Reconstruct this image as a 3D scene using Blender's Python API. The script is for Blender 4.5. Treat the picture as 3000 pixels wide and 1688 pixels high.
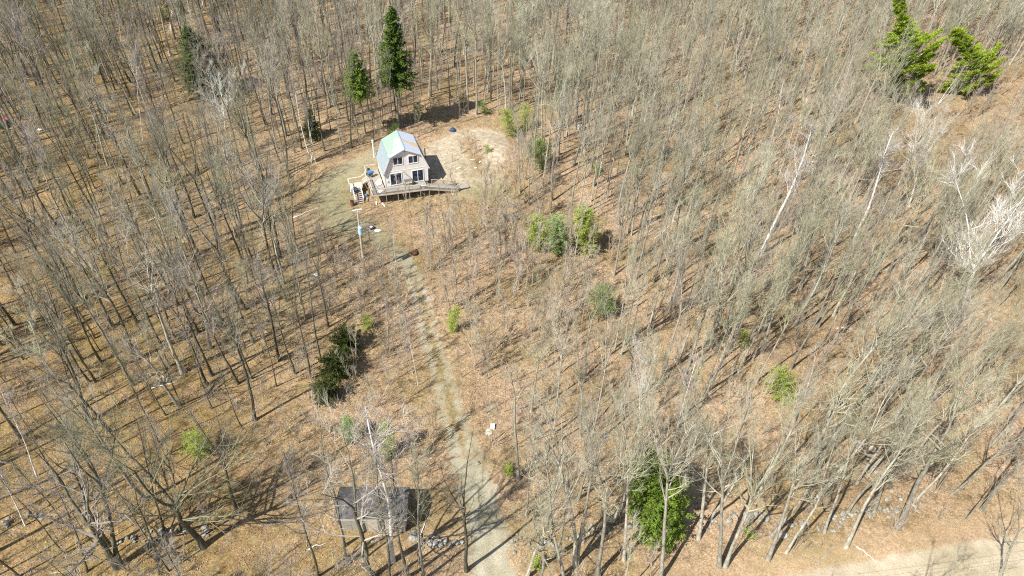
import bpy, bmesh, math, random
import numpy as np
from mathutils import Vector, Matrix, Euler
for o in list(bpy.data.objects): bpy.data.objects.remove(o)
SC = bpy.context.scene
COL = SC.collection

# ------------------------------------------------------------------ camera
PW, PH, FOC, CAMH = 3000.0, 1688.0, 2027.0, 66.0
_n = np.array([1390 - 1500.0, 3000 - 844.0, FOC]); _n /= np.linalg.norm(_n)
_up = -_n
_fw = np.array([0, 0, 1.0]); _fw = _fw - _fw.dot(_up) * _up; _fw /= np.linalg.norm(_fw)
_rt = np.cross(_fw, _up)
RM = np.array([_rt, _fw, _up])          # photograph frame (x right, y down, z forward) -> world
cam_data = bpy.data.cameras.new('camera'); cam = bpy.data.objects.new('camera', cam_data); COL.objects.link(cam)
cam_data.sensor_width = 36.0; cam_data.lens = 36.0 * FOC / PW
cam_data.clip_start = 0.5; cam_data.clip_end = 8000
_cx = RM @ np.array([1, 0, 0]); _cy = RM @ np.array([0, -1, 0]); _cz = RM @ np.array([0, 0, -1])
cam.matrix_world = Matrix(((_cx[0], _cy[0], _cz[0], 0), (_cx[1], _cy[1], _cz[1], 0), (_cx[2], _cy[2], _cz[2], CAMH), (0, 0, 0, 1)))
SC.camera = cam

# ------------------------------------------------------------------ light
SUN_EL = math.radians(51.0); SHADOW_AZ = math.radians(42.5)      # shadows run this way (from +X towards +Y)
world = bpy.data.worlds.new('World'); SC.world = world; world.use_nodes = True
wn = world.node_tree; bg = wn.nodes['Background']; bg.inputs[1].default_value = 0.09
sky = wn.nodes.new('ShaderNodeTexSky'); sky.sky_type = 'NISHITA'; sky.sun_disc = False
sky.sun_elevation = SUN_EL
_sd = Vector((-math.cos(SHADOW_AZ) * math.cos(SUN_EL), -math.sin(SHADOW_AZ) * math.cos(SUN_EL), math.sin(SUN_EL)))
sky.sun_rotation = math.atan2(_sd.x, _sd.y)
wn.links.new(sky.outputs[0], bg.inputs[0])
sl = bpy.data.lights.new('sun', 'SUN'); sl.energy = 5.0; sl.angle = math.radians(0.5); sl.color = (1.0, 0.955, 0.88)
so = bpy.data.objects.new('sun', sl); COL.objects.link(so); so.location = (0, 0, 120)
so.rotation_euler = _sd.to_track_quat('Z', 'Y').to_euler()
SC.view_settings.view_transform = 'Standard'; SC.view_settings.look = 'None'
SC.view_settings.exposure = 0.70; SC.view_settings.gamma = 1.0; SC.view_settings.use_curve_mapping = False
SC.cycles.use_denoising = False
SC.cycles.max_bounces = 4; SC.cycles.diffuse_bounces = 2; SC.cycles.glossy_bounces = 2
SC.cycles.transmission_bounces = 2; SC.cycles.transparent_max_bounces = 4
SC.cycles.filter_width = 1.1

# ------------------------------------------------------------------ place
HA = 0.37                                  # heading of the house
HO = np.array([-20.75, 89.9])              # front left corner of the house
HU = np.array([math.cos(HA), math.sin(HA)]); HV = np.array([-HU[1], HU[0]])
DECK = 2.0

def smooth(t):
    t = np.clip(t, 0, 1); return t * t * (3 - 2 * t)

def terr(x, y):
    x = np.asarray(x, float); y = np.asarray(y, float)
    u = (x - HO[0]) * HU[0] + (y - HO[1]) * HU[1]; v = (x - HO[0]) * HV[0] + (y - HO[1]) * HV[1]
    h = 1.75 * smooth((v + 0.36 * np.clip(u, -30, 25) + 1.4) / 8.0)
    am = smooth((np.hypot(x + 15, y - 88) - 12) / 25)
    h = h + am * (0.32 * np.sin(x * 0.083 + 1.3) * np.cos(y * 0.071 + 0.4) + 0.14 * np.sin(x * 0.31 + y * 0.17) + 0.10 * np.sin(y * 0.43 - x * 0.21 + 2.0))
    # heap of dug earth at the edge of the yard
    for (mx, my, mr, mh) in MOUNDS:
        h = h + mh * np.exp(-((x - mx) ** 2 + (y - my) ** 2) / (mr * mr))
    return h

MOUNDS = []
def ray(px, py): return RM @ np.array([px - 1500.0, py - 844.0, FOC])
def at(px, py, z=None):
    """point of the place seen at a spot of the photograph: on the terrain, or at height z"""
    d = ray(px, py)
    if z is not None:
        t = (z - CAMH) / d[2]; return np.array([d[0] * t, d[1] * t, z])
    zz = 0.0
    for _ in range(8):
        t = (zz - CAMH) / d[2]; zz = float(terr(d[0] * t, d[1] * t))
    return np.array([d[0] * t, d[1] * t, zz])
_a = at(1432, 432); _b = at(1470, 470); _c = at(1330, 600)
MOUNDS += [(_a[0], _a[1], 3.2, 1.0), (_b[0], _b[1], 3.6, 0.7), (_c[0], _c[1], 4.0, 0.25)]
def proj(P):
    P = np.asarray(P, float).reshape(-1, 3) - np.array([0, 0, CAMH])
    c = P @ RM
    return np.stack([1500 + FOC * c[:, 0] / c[:, 2], 844 + FOC * c[:, 1] / c[:, 2]], 1)
def top_at(base, px, py):
    d = ray(px, py); h = np.array([base[0], base[1]]); h /= np.linalg.norm(h)
    t = (base[0] * h[0] + base[1] * h[1]) / (d[0] * h[0] + d[1] * h[1])
    return np.array([d[0] * t, d[1] * t, d[2] * t + CAMH])

# ------------------------------------------------------------------ node helpers
def new_mat(name):
    m = bpy.data.materials.new(name); m.use_nodes = True
    return m, m.node_tree, m.node_tree.nodes['Principled BSDF']
def node(nt, t, **kw):
    n = nt.nodes.new(t)
    for k, v in kw.items(): setattr(n, k, v)
    return n
def noise(nt, vec, scale, detail=3, rough=0.6, dims='3D'):
    n = node(nt, 'ShaderNodeTexNoise'); n.inputs['Scale'].default_value = scale
    n.inputs['Detail'].default_value = detail; n.inputs['Roughness'].default_value = rough
    if vec is not None: nt.links.new(vec, n.inputs['Vector'])
    return n.outputs['Fac']
def ramp(nt, fac, stops, interp='LINEAR'):
    r = node(nt, 'ShaderNodeValToRGB'); r.color_ramp.interpolation = interp
    while len(r.color_ramp.elements) < len(stops): r.color_ramp.elements.new(0.5)
    for e, (p, c) in zip(r.color_ramp.elements, stops):
        e.position = p; e.color = (c[0], c[1], c[2], 1) if not isinstance(c, (int, float)) else (c, c, c, 1)
    nt.links.new(fac, r.inputs[0]); return r.outputs[0]
def mixc(nt, fac, a, b, mode='MIX'):
    m = node(nt, 'ShaderNodeMix', data_type='RGBA', blend_type=mode)
    for s, v in ((m.inputs[0], fac), (m.inputs[6], a), (m.inputs[7], b)):
        if isinstance(v, (int, float)): s.default_value = v
        elif isinstance(v, tuple): s.default_value = (v[0], v[1], v[2], 1)
        else: nt.links.new(v, s)
    return m.outputs[2]
def math_(nt, op, a, b=0.0, clamp=False):
    m = node(nt, 'ShaderNodeMath', operation=op, use_clamp=clamp)
    for s, v in ((m.inputs[0], a), (m.inputs[1], b)):
        if isinstance(v, (int, float)): s.default_value = v
        else: nt.links.new(v, s)
    return m.outputs[0]
def attr(nt, name):
    a = node(nt, 'ShaderNodeAttribute'); a.attribute_name = name; return a
def bump(nt, bs, h, strength, dist):
    b = node(nt, 'ShaderNodeBump'); b.inputs['Strength'].default_value = strength; b.inputs['Distance'].default_value = dist
    nt.links.new(h, b.inputs['Height']); nt.links.new(b.outputs[0], bs.inputs['Normal'])

def simple(name, col, rough=0.7, var=0.15, scale=4.0, metal=0.0, rnd=0.0, coord='Object', stretch=None, spec=0.3):
    m, nt, bs = new_mat(name)
    tc = node(nt, 'ShaderNodeTexCoord'); vec = tc.outputs[coord]
    if stretch:
        mp = node(nt, 'ShaderNodeMapping'); mp.inputs['Scale'].default_value = stretch
        nt.links.new(vec, mp.inputs[0]); vec = mp.outputs[0]
    f = noise(nt, vec, scale, 4, 0.65)
    lo = tuple(c * (1 - var) for c in col); hi = tuple(min(0.95, c * (1 + var)) for c in col)
    c = ramp(nt, f, [(0.3, lo), (0.7, hi)])
    if rnd:
        oi = node(nt, 'ShaderNodeObjectInfo')
        g = ramp(nt, oi.outputs['Random'], [(0, 1 - rnd), (1, 1 + rnd)])
        # ramp clips at 1, so scale by hand
        v = math_(nt, 'MULTIPLY_ADD', oi.outputs['Random'], 2 * rnd); nt.nodes[-1].inputs[2].default_value = 1 - rnd
        hsv = node(nt, 'ShaderNodeHueSaturation'); nt.links.new(v, hsv.inputs['Value']); nt.links.new(c, hsv.inputs['Color']); c = hsv.outputs[0]
    nt.links.new(c, bs.inputs['Base Color'])
    bs.inputs['Roughness'].default_value = rough; bs.inputs['Metallic'].default_value = metal
    bs.inputs['Specular IOR Level'].default_value = spec
    return m

def bark_mat(name, stops, scale=3.0, rnd=0.35, tint=None, rough=0.85):
    """bark or twig: noise between stops, each tree a little lighter or darker and of its own tint"""
    m, nt, bs = new_mat(name)
    tc = node(nt, 'ShaderNodeTexCoord'); mp = node(nt, 'ShaderNodeMapping'); mp.inputs['Scale'].default_value = (1, 1, 0.35)
    nt.links.new(tc.outputs['Object'], mp.inputs[0])
    f = noise(nt, mp.outputs[0], scale, 4, 0.7)
    c = ramp(nt, f, stops)
    oi = node(nt, 'ShaderNodeObjectInfo')
    if tint:
        c = mixc(nt, 0.55, c, ramp(nt, oi.outputs['Random'], tint, 'LINEAR'))
    v = node(nt, 'ShaderNodeMath', operation='MULTIPLY_ADD')
    fr = node(nt, 'ShaderNodeMath', operation='FRACT'); m7 = math_(nt, 'MULTIPLY', oi.outputs['Random'], 7.31)
    nt.links.new(m7, fr.inputs[0]); nt.links.new(fr.outputs[0], v.inputs[0]); v.inputs[1].default_value = 2 * rnd; v.inputs[2].default_value = 1 - rnd
    hsv = node(nt, 'ShaderNodeHueSaturation'); nt.links.new(v.outputs[0], hsv.inputs['Value']); nt.links.new(c, hsv.inputs['Color'])
    nt.links.new(hsv.outputs[0], bs.inputs['Base Color']); bs.inputs['Roughness'].default_value = rough
    bs.inputs['Specular IOR Level'].default_value = 0.2
    return m

def leaf_mat(name, c0, c1, rnd=0.15):
    m, nt, bs = new_mat(name)
    g = node(nt, 'ShaderNodeNewGeometry')
    c = ramp(nt, g.outputs['Random Per Island'], [(0.0, c0), (1.0, c1)])
    nt.links.new(c, bs.inputs['Base Color']); bs.inputs['Roughness'].default_value = 0.6; bs.inputs['Specular IOR Level'].default_value = 0.25
    tr = node(nt, 'ShaderNodeBsdfTranslucent'); nt.links.new(c, tr.inputs[0])
    mx = node(nt, 'ShaderNodeMixShader'); mx.inputs[0].default_value = 0.35
    out = nt.nodes['Material Output']
    nt.links.new(bs.outputs[0], mx.inputs[1]); nt.links.new(tr.outputs[0], mx.inputs[2]); nt.links.new(mx.outputs[0], out.inputs[0])
    return m

M = {}
M['bark'] = bark_mat('grey_bark', [(0.25, (0.12, 0.105, 0.08)), (0.5, (0.33, 0.31, 0.25)), (0.72, (0.50, 0.50, 0.41))], 4.5, 0.30)
M['darkbark'] = bark_mat('dark_bark', [(0.25, (0.045, 0.04, 0.028)), (0.5, (0.12, 0.11, 0.075)), (0.75, (0.27, 0.28, 0.20))], 2.0, 0.30)  # dark bark of left trees, with their shaded side put into the colour
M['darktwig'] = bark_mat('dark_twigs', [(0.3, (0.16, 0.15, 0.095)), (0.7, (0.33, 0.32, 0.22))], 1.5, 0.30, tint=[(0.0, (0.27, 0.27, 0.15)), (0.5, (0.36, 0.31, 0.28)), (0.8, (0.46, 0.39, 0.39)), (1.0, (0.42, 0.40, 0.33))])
M['twig'] = bark_mat('bare_twigs', [(0.3, (0.23, 0.215, 0.15)), (0.7, (0.43, 0.41, 0.31))], 1.5, 0.26,
                     tint=[(0.0, (0.33, 0.34, 0.20)), (0.35, (0.38, 0.37, 0.23)), (0.6, (0.35, 0.32, 0.26)), (0.85, (0.48, 0.48, 0.34)), (1.0, (0.43, 0.33, 0.30))])
M['birch'] = bark_mat('white_birch_bark', [(0.34, (0.10, 0.09, 0.08)), (0.40, (0.66, 0.64, 0.60)), (0.7, (0.86, 0.85, 0.81))], 1.6, 0.08)
M['birch_twig'] = bark_mat('birch_twigs', [(0.3, (0.32, 0.27, 0.24)), (0.7, (0.55, 0.50, 0.45))], 1.5, 0.1)
M['pale'] = bark_mat('pale_bark', [(0.30, (0.40, 0.38, 0.32)), (0.42, (0.74, 0.72, 0.66)), (0.7, (0.85, 0.83, 0.77))], 2.0, 0.08)
M['pale_twig'] = bark_mat('pale_twigs', [(0.3, (0.62, 0.60, 0.54)), (0.7, (0.78, 0.76, 0.70))], 1.5, 0.10)
M['catkin'] = bark_mat('green_grey_twigs', [(0.3, (0.50, 0.51, 0.37)), (0.7, (0.68, 0.69, 0.53))], 1.5, 0.10)
M['brush'] = bark_mat('brush_stems', [(0.3, (0.28, 0.24, 0.18)), (0.7, (0.48, 0.42, 0.33))], 2.0, 0.28,
                      tint=[(0.0, (0.38, 0.36, 0.25)), (0.5, (0.44, 0.38, 0.31)), (1.0, (0.40, 0.31, 0.26))])
M['spruce'] = leaf_mat('spruce_needles', (0.05, 0.10, 0.02), (0.16, 0.23, 0.035))
M['pine'] = leaf_mat('pine_needles', (0.20, 0.31, 0.02), (0.46, 0.55, 0.06))
M['hemlock'] = leaf_mat('hemlock_needles', (0.09, 0.165, 0.02), (0.25, 0.34, 0.05))
M['olive'] = leaf_mat('olive_needles', (0.27, 0.36, 0.05), (0.45, 0.52, 0.11))
M['dullgreen'] = leaf_mat('dull_needles', (0.05, 0.085, 0.02), (0.15, 0.20, 0.05))
M['bluegreen'] = leaf_mat('blue_green_needles', (0.24, 0.34, 0.12), (0.38, 0.48, 0.20))
M['darkgreen'] = leaf_mat('dark_needles', (0.03, 0.055, 0.010), (0.09, 0.11, 0.018))
M['stone'] = simple('field_stone', (0.27, 0.26, 0.22), 0.9, 0.45, 3.0, rnd=0.25)

# ------------------------------------------------------------------ object helpers
def mesh_from(name, V, F, mats=None, smooth_=False, mi=None):
    me = bpy.data.meshes.new(name)
    V = np.asarray(V, dtype=np.float32).reshape(-1, 3)
    if isinstance(F, np.ndarray):
        n = F.shape[1]; me.vertices.add(len(V)); me.vertices.foreach_set('co', V.ravel())
        me.loops.add(F.size); me.loops.foreach_set('vertex_index', F.astype(np.int32).ravel())
        me.polygons.add(len(F)); me.polygons.foreach_set('loop_start', np.arange(0, F.size, n, dtype=np.int32))
        me.update(calc_edges=True)
    else:
        me.from_pydata(V.tolist(), [], F)
    for m in (mats or []): me.materials.append(m)
    if mi is not None: me.polygons.foreach_set('material_index', np.asarray(mi, dtype=np.int32))
    if smooth_: me.polygons.foreach_set('use_smooth', np.ones(len(me.polygons), dtype=bool))
    me.update(); return me
def link(name, me, parent=None, loc=None, rot=None):
    o = bpy.data.objects.new(name, me); COL.objects.link(o)
    if parent: o.parent = parent
    if loc is not None: o.location = loc
    if rot is not None: o.rotation_euler = rot
    return o
def tag(o, label=None, cat=None, group=None, kind=None):
    if label: o['label'] = label
    if cat: o['category'] = cat
    if group: o['group'] = group
    if kind: o['kind'] = kind
    return o
def empty(name, loc=(0, 0, 0), rot=(0, 0, 0)):
    o = bpy.data.objects.new(name, None); COL.objects.link(o); o.location = loc; o.rotation_euler = rot; o.empty_display_size = 0.3
    return o

class MB:
    """collects boxes, bars, prisms and lathes into one mesh"""
    def __init__(s): s.V = []; s.F = []
    def add(s, V, F):
        n = len(s.V); s.V += [tuple(float(c) for c in v) for v in V]; s.F += [tuple(i + n for i in f) for f in F]; return s
    def box(s, x0, x1, y0, y1, z0, z1):
        V = [(x0, y0, z0), (x1, y0, z0), (x1, y1, z0), (x0, y1, z0), (x0, y0, z1), (x1, y0, z1), (x1, y1, z1), (x0, y1, z1)]
        return s.add(V, [(0, 3, 2, 1), (4, 5, 6, 7), (0, 1, 5, 4), (1, 2, 6, 5), (2, 3, 7, 6), (3, 0, 4, 7)])
    def bar(s, a, b, w, h):
        a = Vector(a); b = Vector(b); d = (b - a).normalized()
        sd = d.cross(Vector((0, 0, 1)))
        if sd.length < 1e-3: sd = Vector((1, 0, 0))
        sd.normalize(); u = sd.cross(d).normalized()
        V = []
        for p in (a, b):
            for i, j in ((-1, -1), (1, -1), (1, 1), (-1, 1)): V.append(p + sd * i * w / 2 + u * j * h / 2)
        return s.add(V, [(3, 2, 1, 0), (4, 5, 6, 7), (0, 1, 5, 4), (1, 2, 6, 5), (2, 3, 7, 6), (3, 0, 4, 7)])
    def prism(s, poly, axis_vec):
        n = len(poly); P = [Vector(p) for p in poly]; Q = [p + Vector(axis_vec) for p in P]
        return s.add(P + Q, [tuple(range(n))[::-1], tuple(range(n, 2 * n))] + [(i, (i + 1) % n, n + (i + 1) % n, n + i) for i in range(n)])
    def lathe(s, prof, c=(0, 0, 0), n=12):
        V = []; F = []
        for r, z in prof:
            for i in range(n): a = 2 * math.pi * i / n; V.append((c[0] + r * math.cos(a), c[1] + r * math.sin(a), c[2] + z))
        for k in range(len(prof) - 1):
            for i in range(n): j = (i + 1) % n; F.append((k * n + i, k * n + j, (k + 1) * n + j, (k + 1) * n + i))
        F.append(tuple(range(n))[::-1]); F.append(tuple(range((len(prof) - 1) * n, len(prof) * n)))
        return s.add(V, F)
    def tube(s, pts, rad, n=6):
        V, F = tube_arr(np.array(pts, float), np.array(rad, float), n); return s.add(V, [tuple(int(i) for i in f) for f in F])
    def mesh(s, name, mat, sm=False): return mesh_from(name, s.V, s.F, [mat] if mat else None, sm)
    def build(s, name, mat, parent=None, loc=None, rot=None, sm=False): return link(name, s.mesh(name, mat, sm), parent, loc, rot)

def tube_arr(P, R, n):
    d = P[-1] - P[0]; d = d / (np.linalg.norm(d) + 1e-9)
    a = np.array([1.0, 0, 0]) if abs(d[0]) < 0.8 else np.array([0, 1.0, 0])
    u = np.cross(d, a); u /= np.linalg.norm(u); v = np.cross(d, u)
    th = np.arange(n) * 2 * math.pi / n
    ring = np.cos(th)[:, None] * u + np.sin(th)[:, None] * v
    V = (P[:, None, :] + R[:, None, None] * ring[None]).reshape(-1, 3)
    k = len(P); i = np.arange(n); j = (i + 1) % n
    F = np.concatenate([np.stack([q * n + i, q * n + j, (q + 1) * n + j, (q + 1) * n + i], 1) for q in range(k - 1)])
    return V, F

# ------------------------------------------------------------------ bare trees
class Acc:
    def __init__(s): s.V = []; s.F = []; s.n = 0
    def tube(s, P, R, n):
        V, F = tube_arr(P, R, n); s.V.append(V); s.F.append(F + s.n); s.n += len(V)
    def arrays(s):
        if not s.V: return np.zeros((0, 3)), np.zeros((0, 4), int)
        return np.concatenate(s.V), np.concatenate(s.F)

def path(rng, p, d, L, k, up, wob):
    P = [np.array(p, float)]; d = np.array(d, float); d /= np.linalg.norm(d); st = L / k
    for _ in range(k):
        d = d + np.array([0, 0, up]) + rng.normal(0, wob, 3); d /= np.linalg.norm(d)
        P.append(P[-1] + d * st)
    return np.array(P)
def twigs(rng, acc, P, n, L, r, spread, up):
    """many fine twigs along a path, all at once: three-sided spikes"""
    k = len(P) - 1
    t = rng.uniform(0.15, 1.0, n) * k; i = np.minimum(t.astype(int), k - 1); f = (t - i)[:, None]
    B = P[i] * (1 - f) + P[i + 1] * f
    D = P[i + 1] - P[i]; D /= np.linalg.norm(D, axis=1)[:, None]
    D = D + rng.normal(0, spread, (n, 3)); D[:, 2] += up; D /= np.linalg.norm(D, axis=1)[:, None]
    l = L * rng.uniform(0.5, 1.3, n)[:, None]
    bend = rng.normal(0, 0.22, (n, 3)); bend[:, 2] += 0.15
    Mid = B + D * l * 0.5; D2 = D + bend; D2 /= np.linalg.norm(D2, axis=1)[:, None]; Tip = Mid + D2 * l * 0.5
    a = np.cross(D, rng.normal(0, 1, (n, 3))); a /= np.linalg.norm(a, axis=1)[:, None]; b = np.cross(D, a)
    V = np.zeros((n, 7, 3))
    for q in range(3):
        o = math.cos(q * 2.094) * a + math.sin(q * 2.094) * b
        V[:, q] = B + o * r; V[:, 3 + q] = Mid + o * r * 0.65
    V[:, 6] = Tip
    o = np.arange(n)[:, None] * 7
    F = []
    for q in range(3):
        w = (q + 1) % 3
        F.append(np.concatenate([o + q, o + w, o + 3 + w, o + 3 + q], 1))
        F.append(np.concatenate([o + 3 + q, o + 3 + w, o + 6, o + 6], 1))
    F = np.concatenate(F) + acc.n
    acc.V.append(V.reshape(-1, 3)); acc.F.append(F); acc.n += n * 7

STY = dict(
    tall=dict(H=20, r=0.185, start=.44, nb=24, bl=3.0, el=48, curl=.10, fork=.55, pf=.7, sub=5, tw=7, tl=.95, wob=.035),
    slender=dict(H=15, r=0.092, start=.40, nb=16, bl=1.7, el=62, curl=.10, fork=.7, pf=.35, sub=4, tw=5, tl=.75, wob=.03),
    oak=dict(H=17, r=0.23, start=.28, nb=22, bl=4.6, el=28, curl=.10, fork=.5, pf=1, sub=9, tw=9, tl=.95, wob=.06),
    birch=dict(H=17, r=0.12, start=.45, nb=20, bl=2.0, el=58, curl=.06, fork=.65, pf=.4, sub=5, tw=6, tl=.8, wob=.035),
    pale=dict(H=18, r=0.16, start=.35, nb=26, bl=3.8, el=45, curl=.14, fork=.42, pf=1, sub=10, tw=10, tl=1.0, wob=.06, tr=.009),
    sapling=dict(H=6, r=0.031, start=.25, nb=12, bl=.8, el=70, curl=.10, fork=.7, pf=.2, sub=3, tw=4, tl=.45, wob=.05, tr=.007),
    snag=dict(H=16, r=0.2, start=.45, nb=11, bl=2.6, el=30, curl=.02, fork=.6, pf=.3, sub=4, tw=1, tl=.6, wob=.05))
def bare_tree(seed, style, stems=1):
    s = STY[style]; rng = np.random.default_rng(seed); T = Acc(); C = Acc()
    H = s['H']
    for st in range(stems):
        h = H * (1 if st == 0 else rng.uniform(.6, .95)); r = s['r'] * (1 if st == 0 else .75)
        d0 = np.array([0, 0, 1.0]) + (0 if stems == 1 else 1) * np.append(rng.normal(0, .16, 2), 0)
        base = np.zeros(3) if stems == 1 else np.append(rng.normal(0, .22 * H / 15, 2), 0)
        P = path(rng, base + [0, 0, -.25], d0, h + .25, 11, .02, s['wob'])
        if stems == 1: P[:, :2] -= np.linspace(0, 1, 12)[:, None] * P[-1, :2] * .8
        forks = rng.random() < s['pf']
        if forks:
            kf = max(3, int(12 * (s['fork'] + rng.uniform(-.12, .12)))); lead = [P[:kf + 1]]
        else: kf = 11; lead = [P]
        rad = r * (1 - .80 * (np.linspace(0, 1, 12)) ** .9); rad[0] *= 1.45; rad[1] *= 1.06
        T.tube(lead[0], rad[:len(lead[0])], 7 if r > .1 else 5)
        srcs = [(lead[0], rad[:len(lead[0])], True)]
        if forks:
            nf = int(rng.integers(2, 4)); rem = h * (1 - kf / 11.0); a0 = rng.uniform(0, 6.28)
            for q in range(nf):
                a = a0 + q * 6.283 / nf + rng.normal(0, .3); sp = (.38 if style != 'oak' else .6) * rng.uniform(.6, 1.2)
                Q = path(rng, P[kf], [math.cos(a) * sp, math.sin(a) * sp, 1], rem * rng.uniform(.85, 1.1), 7, .09, s['wob'] * 1.3)
                rr = rad[kf] * .8 * (1 - .85 * np.linspace(0, 1, 8)); T.tube(Q, rr, 5); srcs.append((Q, rr, False))
        nb = s['nb'] if st == 0 else s['nb'] // 2
        ga = rng.uniform(0, 6.28)
        for b in range(nb):
            Q, rr, main = srcs[0] if (not forks or rng.random() < .35) else srcs[int(rng.integers(1, len(srcs)))]
            k = len(Q) - 1
            lo = s['start'] * 11 / k if main else 0.05
            t = min(.98, lo + (1 - lo) * rng.random() ** .9) if lo < .95 else .95
            x = t * k; i = min(int(x), k - 1); p = Q[i] + (Q[i + 1] - Q[i]) * (x - i)
            rb = max(.018, (rr[i] * .58) * rng.uniform(.6, 1.1))
            ga += 2.4 + rng.normal(0, .4); el = math.radians(s['el'] + rng.normal(0, 12)) 
            zt = (p[2] / h - s['start']) / (1 - s['start']); zt = min(1, max(0, zt))
            L = s['bl'] * (.45 + .75 * math.sin(math.pi * min(1, .18 + zt * .82))) * rng.uniform(.6, 1.25)
            el = min(1.45, el + .35 * zt)
            B = path(rng, p, [math.cos(ga) * math.cos(el), math.sin(ga) * math.cos(el), math.sin(el)], L, 5, s['curl'], .10)
            C.tube(B, rb * (1 - .85 * np.linspace(0, 1, 6)), 4)
            ns = max(2, int(s['sub'] * L / s['bl']))
            for q in range(ns):
                tt = rng.uniform(.25, 1) * 5; i = min(int(tt), 4); pp = B[i] + (B[i + 1] - B[i]) * (tt - i)
                dd = (B[i + 1] - B[i]); dd /= np.linalg.norm(dd); dd = dd + rng.normal(0, .5, 3); dd[2] += .25
                LL = L * rng.uniform(.25, .5)
                S = path(rng, pp, dd, LL, 3, s['curl'], .12)
                C.tube(S, max(.012, rb * .42) * np.array([1, .75, .5, .15]), 3)
                twigs(rng, C, S, s['tw'], s['tl'], s.get('tr', .0065), .42, .2)
            twigs(rng, C, B, s['tw'], s['tl'], .007, .42, .2)
    Vt, Ft = T.arrays(); Vc, Fc = C.arrays()
    return Vt, Ft, Vc, Fc, H

def clean_tris(F):
    return F
class Variant: pass
def variant(seed, style, bark, twig, stems=1, rs=1.0):
    Vt, Ft, Vc, Fc, H = bare_tree(seed, style, stems)
    v = Variant(); v.H = H; v.style = style
    fc = [tuple(f) if f[2] != f[3] else (f[0], f[1], f[2]) for f in Fc.tolist()]
    v.trunk = mesh_from('trunk', Vt, Ft, [M[bark]], True)
    v.crown = mesh_from('crown', Vc, fc, [M[twig]])
    allF = Ft.tolist() + [tuple(i + len(Vt) for i in f) for f in fc]
    mi = [0] * len(Ft) + [1] * len(fc)
    v.whole = mesh_from(style + '_tree', np.concatenate([Vt, Vc]), allF, [M[bark], M[twig]], False, mi)
    return v
VAR = {'tall': [variant(100 + i, 'tall', 'bark', 'twig') for i in range(7)],
       'slender': [variant(200 + i, 'slender', 'bark', 'twig', 1 if i < 5 else 2) for i in range(7)],
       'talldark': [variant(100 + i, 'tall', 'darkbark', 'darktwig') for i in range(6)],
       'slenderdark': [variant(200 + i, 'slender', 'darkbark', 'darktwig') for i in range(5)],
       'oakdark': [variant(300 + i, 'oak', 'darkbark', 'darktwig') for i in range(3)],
       'oak': [variant(300 + i, 'oak', 'bark', 'twig') for i in range(3)],
       'birch': [variant(400 + i, 'birch', 'birch', 'birch_twig', 1 if i < 3 else 3) for i in range(4)],
       'pale': [variant(500 + i, 'pale', 'pale', 'pale_twig') for i in range(3)],
       'greygreen': [variant(550 + i, 'pale', 'bark', 'catkin') for i in range(2)],
       'snag': [variant(600, 'snag', 'bark', 'twig')], 'snagdark': [variant(601, 'snag', 'darkbark', 'darktwig')],
       'sapling': [variant(700 + i, 'sapling', 'brush', 'brush', [1, 2, 4, 6, 3, 5][i]) for i in range(6)]}

def orient(base, top, spin):
    d = Vector(top) - Vector(base); q = d.to_track_quat('Z', 'Y')
    return (q.to_matrix() @ Matrix.Rotation(spin, 3, 'Z')).to_euler(), d.length
def place_tree(name, v, base, top, spin, thick=1.0, parts=True):
    e, L = orient(base, top, spin); s = L / v.H; sx = s * thick
    if not parts:
        o = link(name, v.whole); o.location = base; o.rotation_euler = e; o.scale = (sx, sx, s); return o
    r = empty(name, base, e); r.scale = (sx, sx, s)
    link('trunk', v.trunk, r); link('crown', v.crown, r)
    return r

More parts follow.
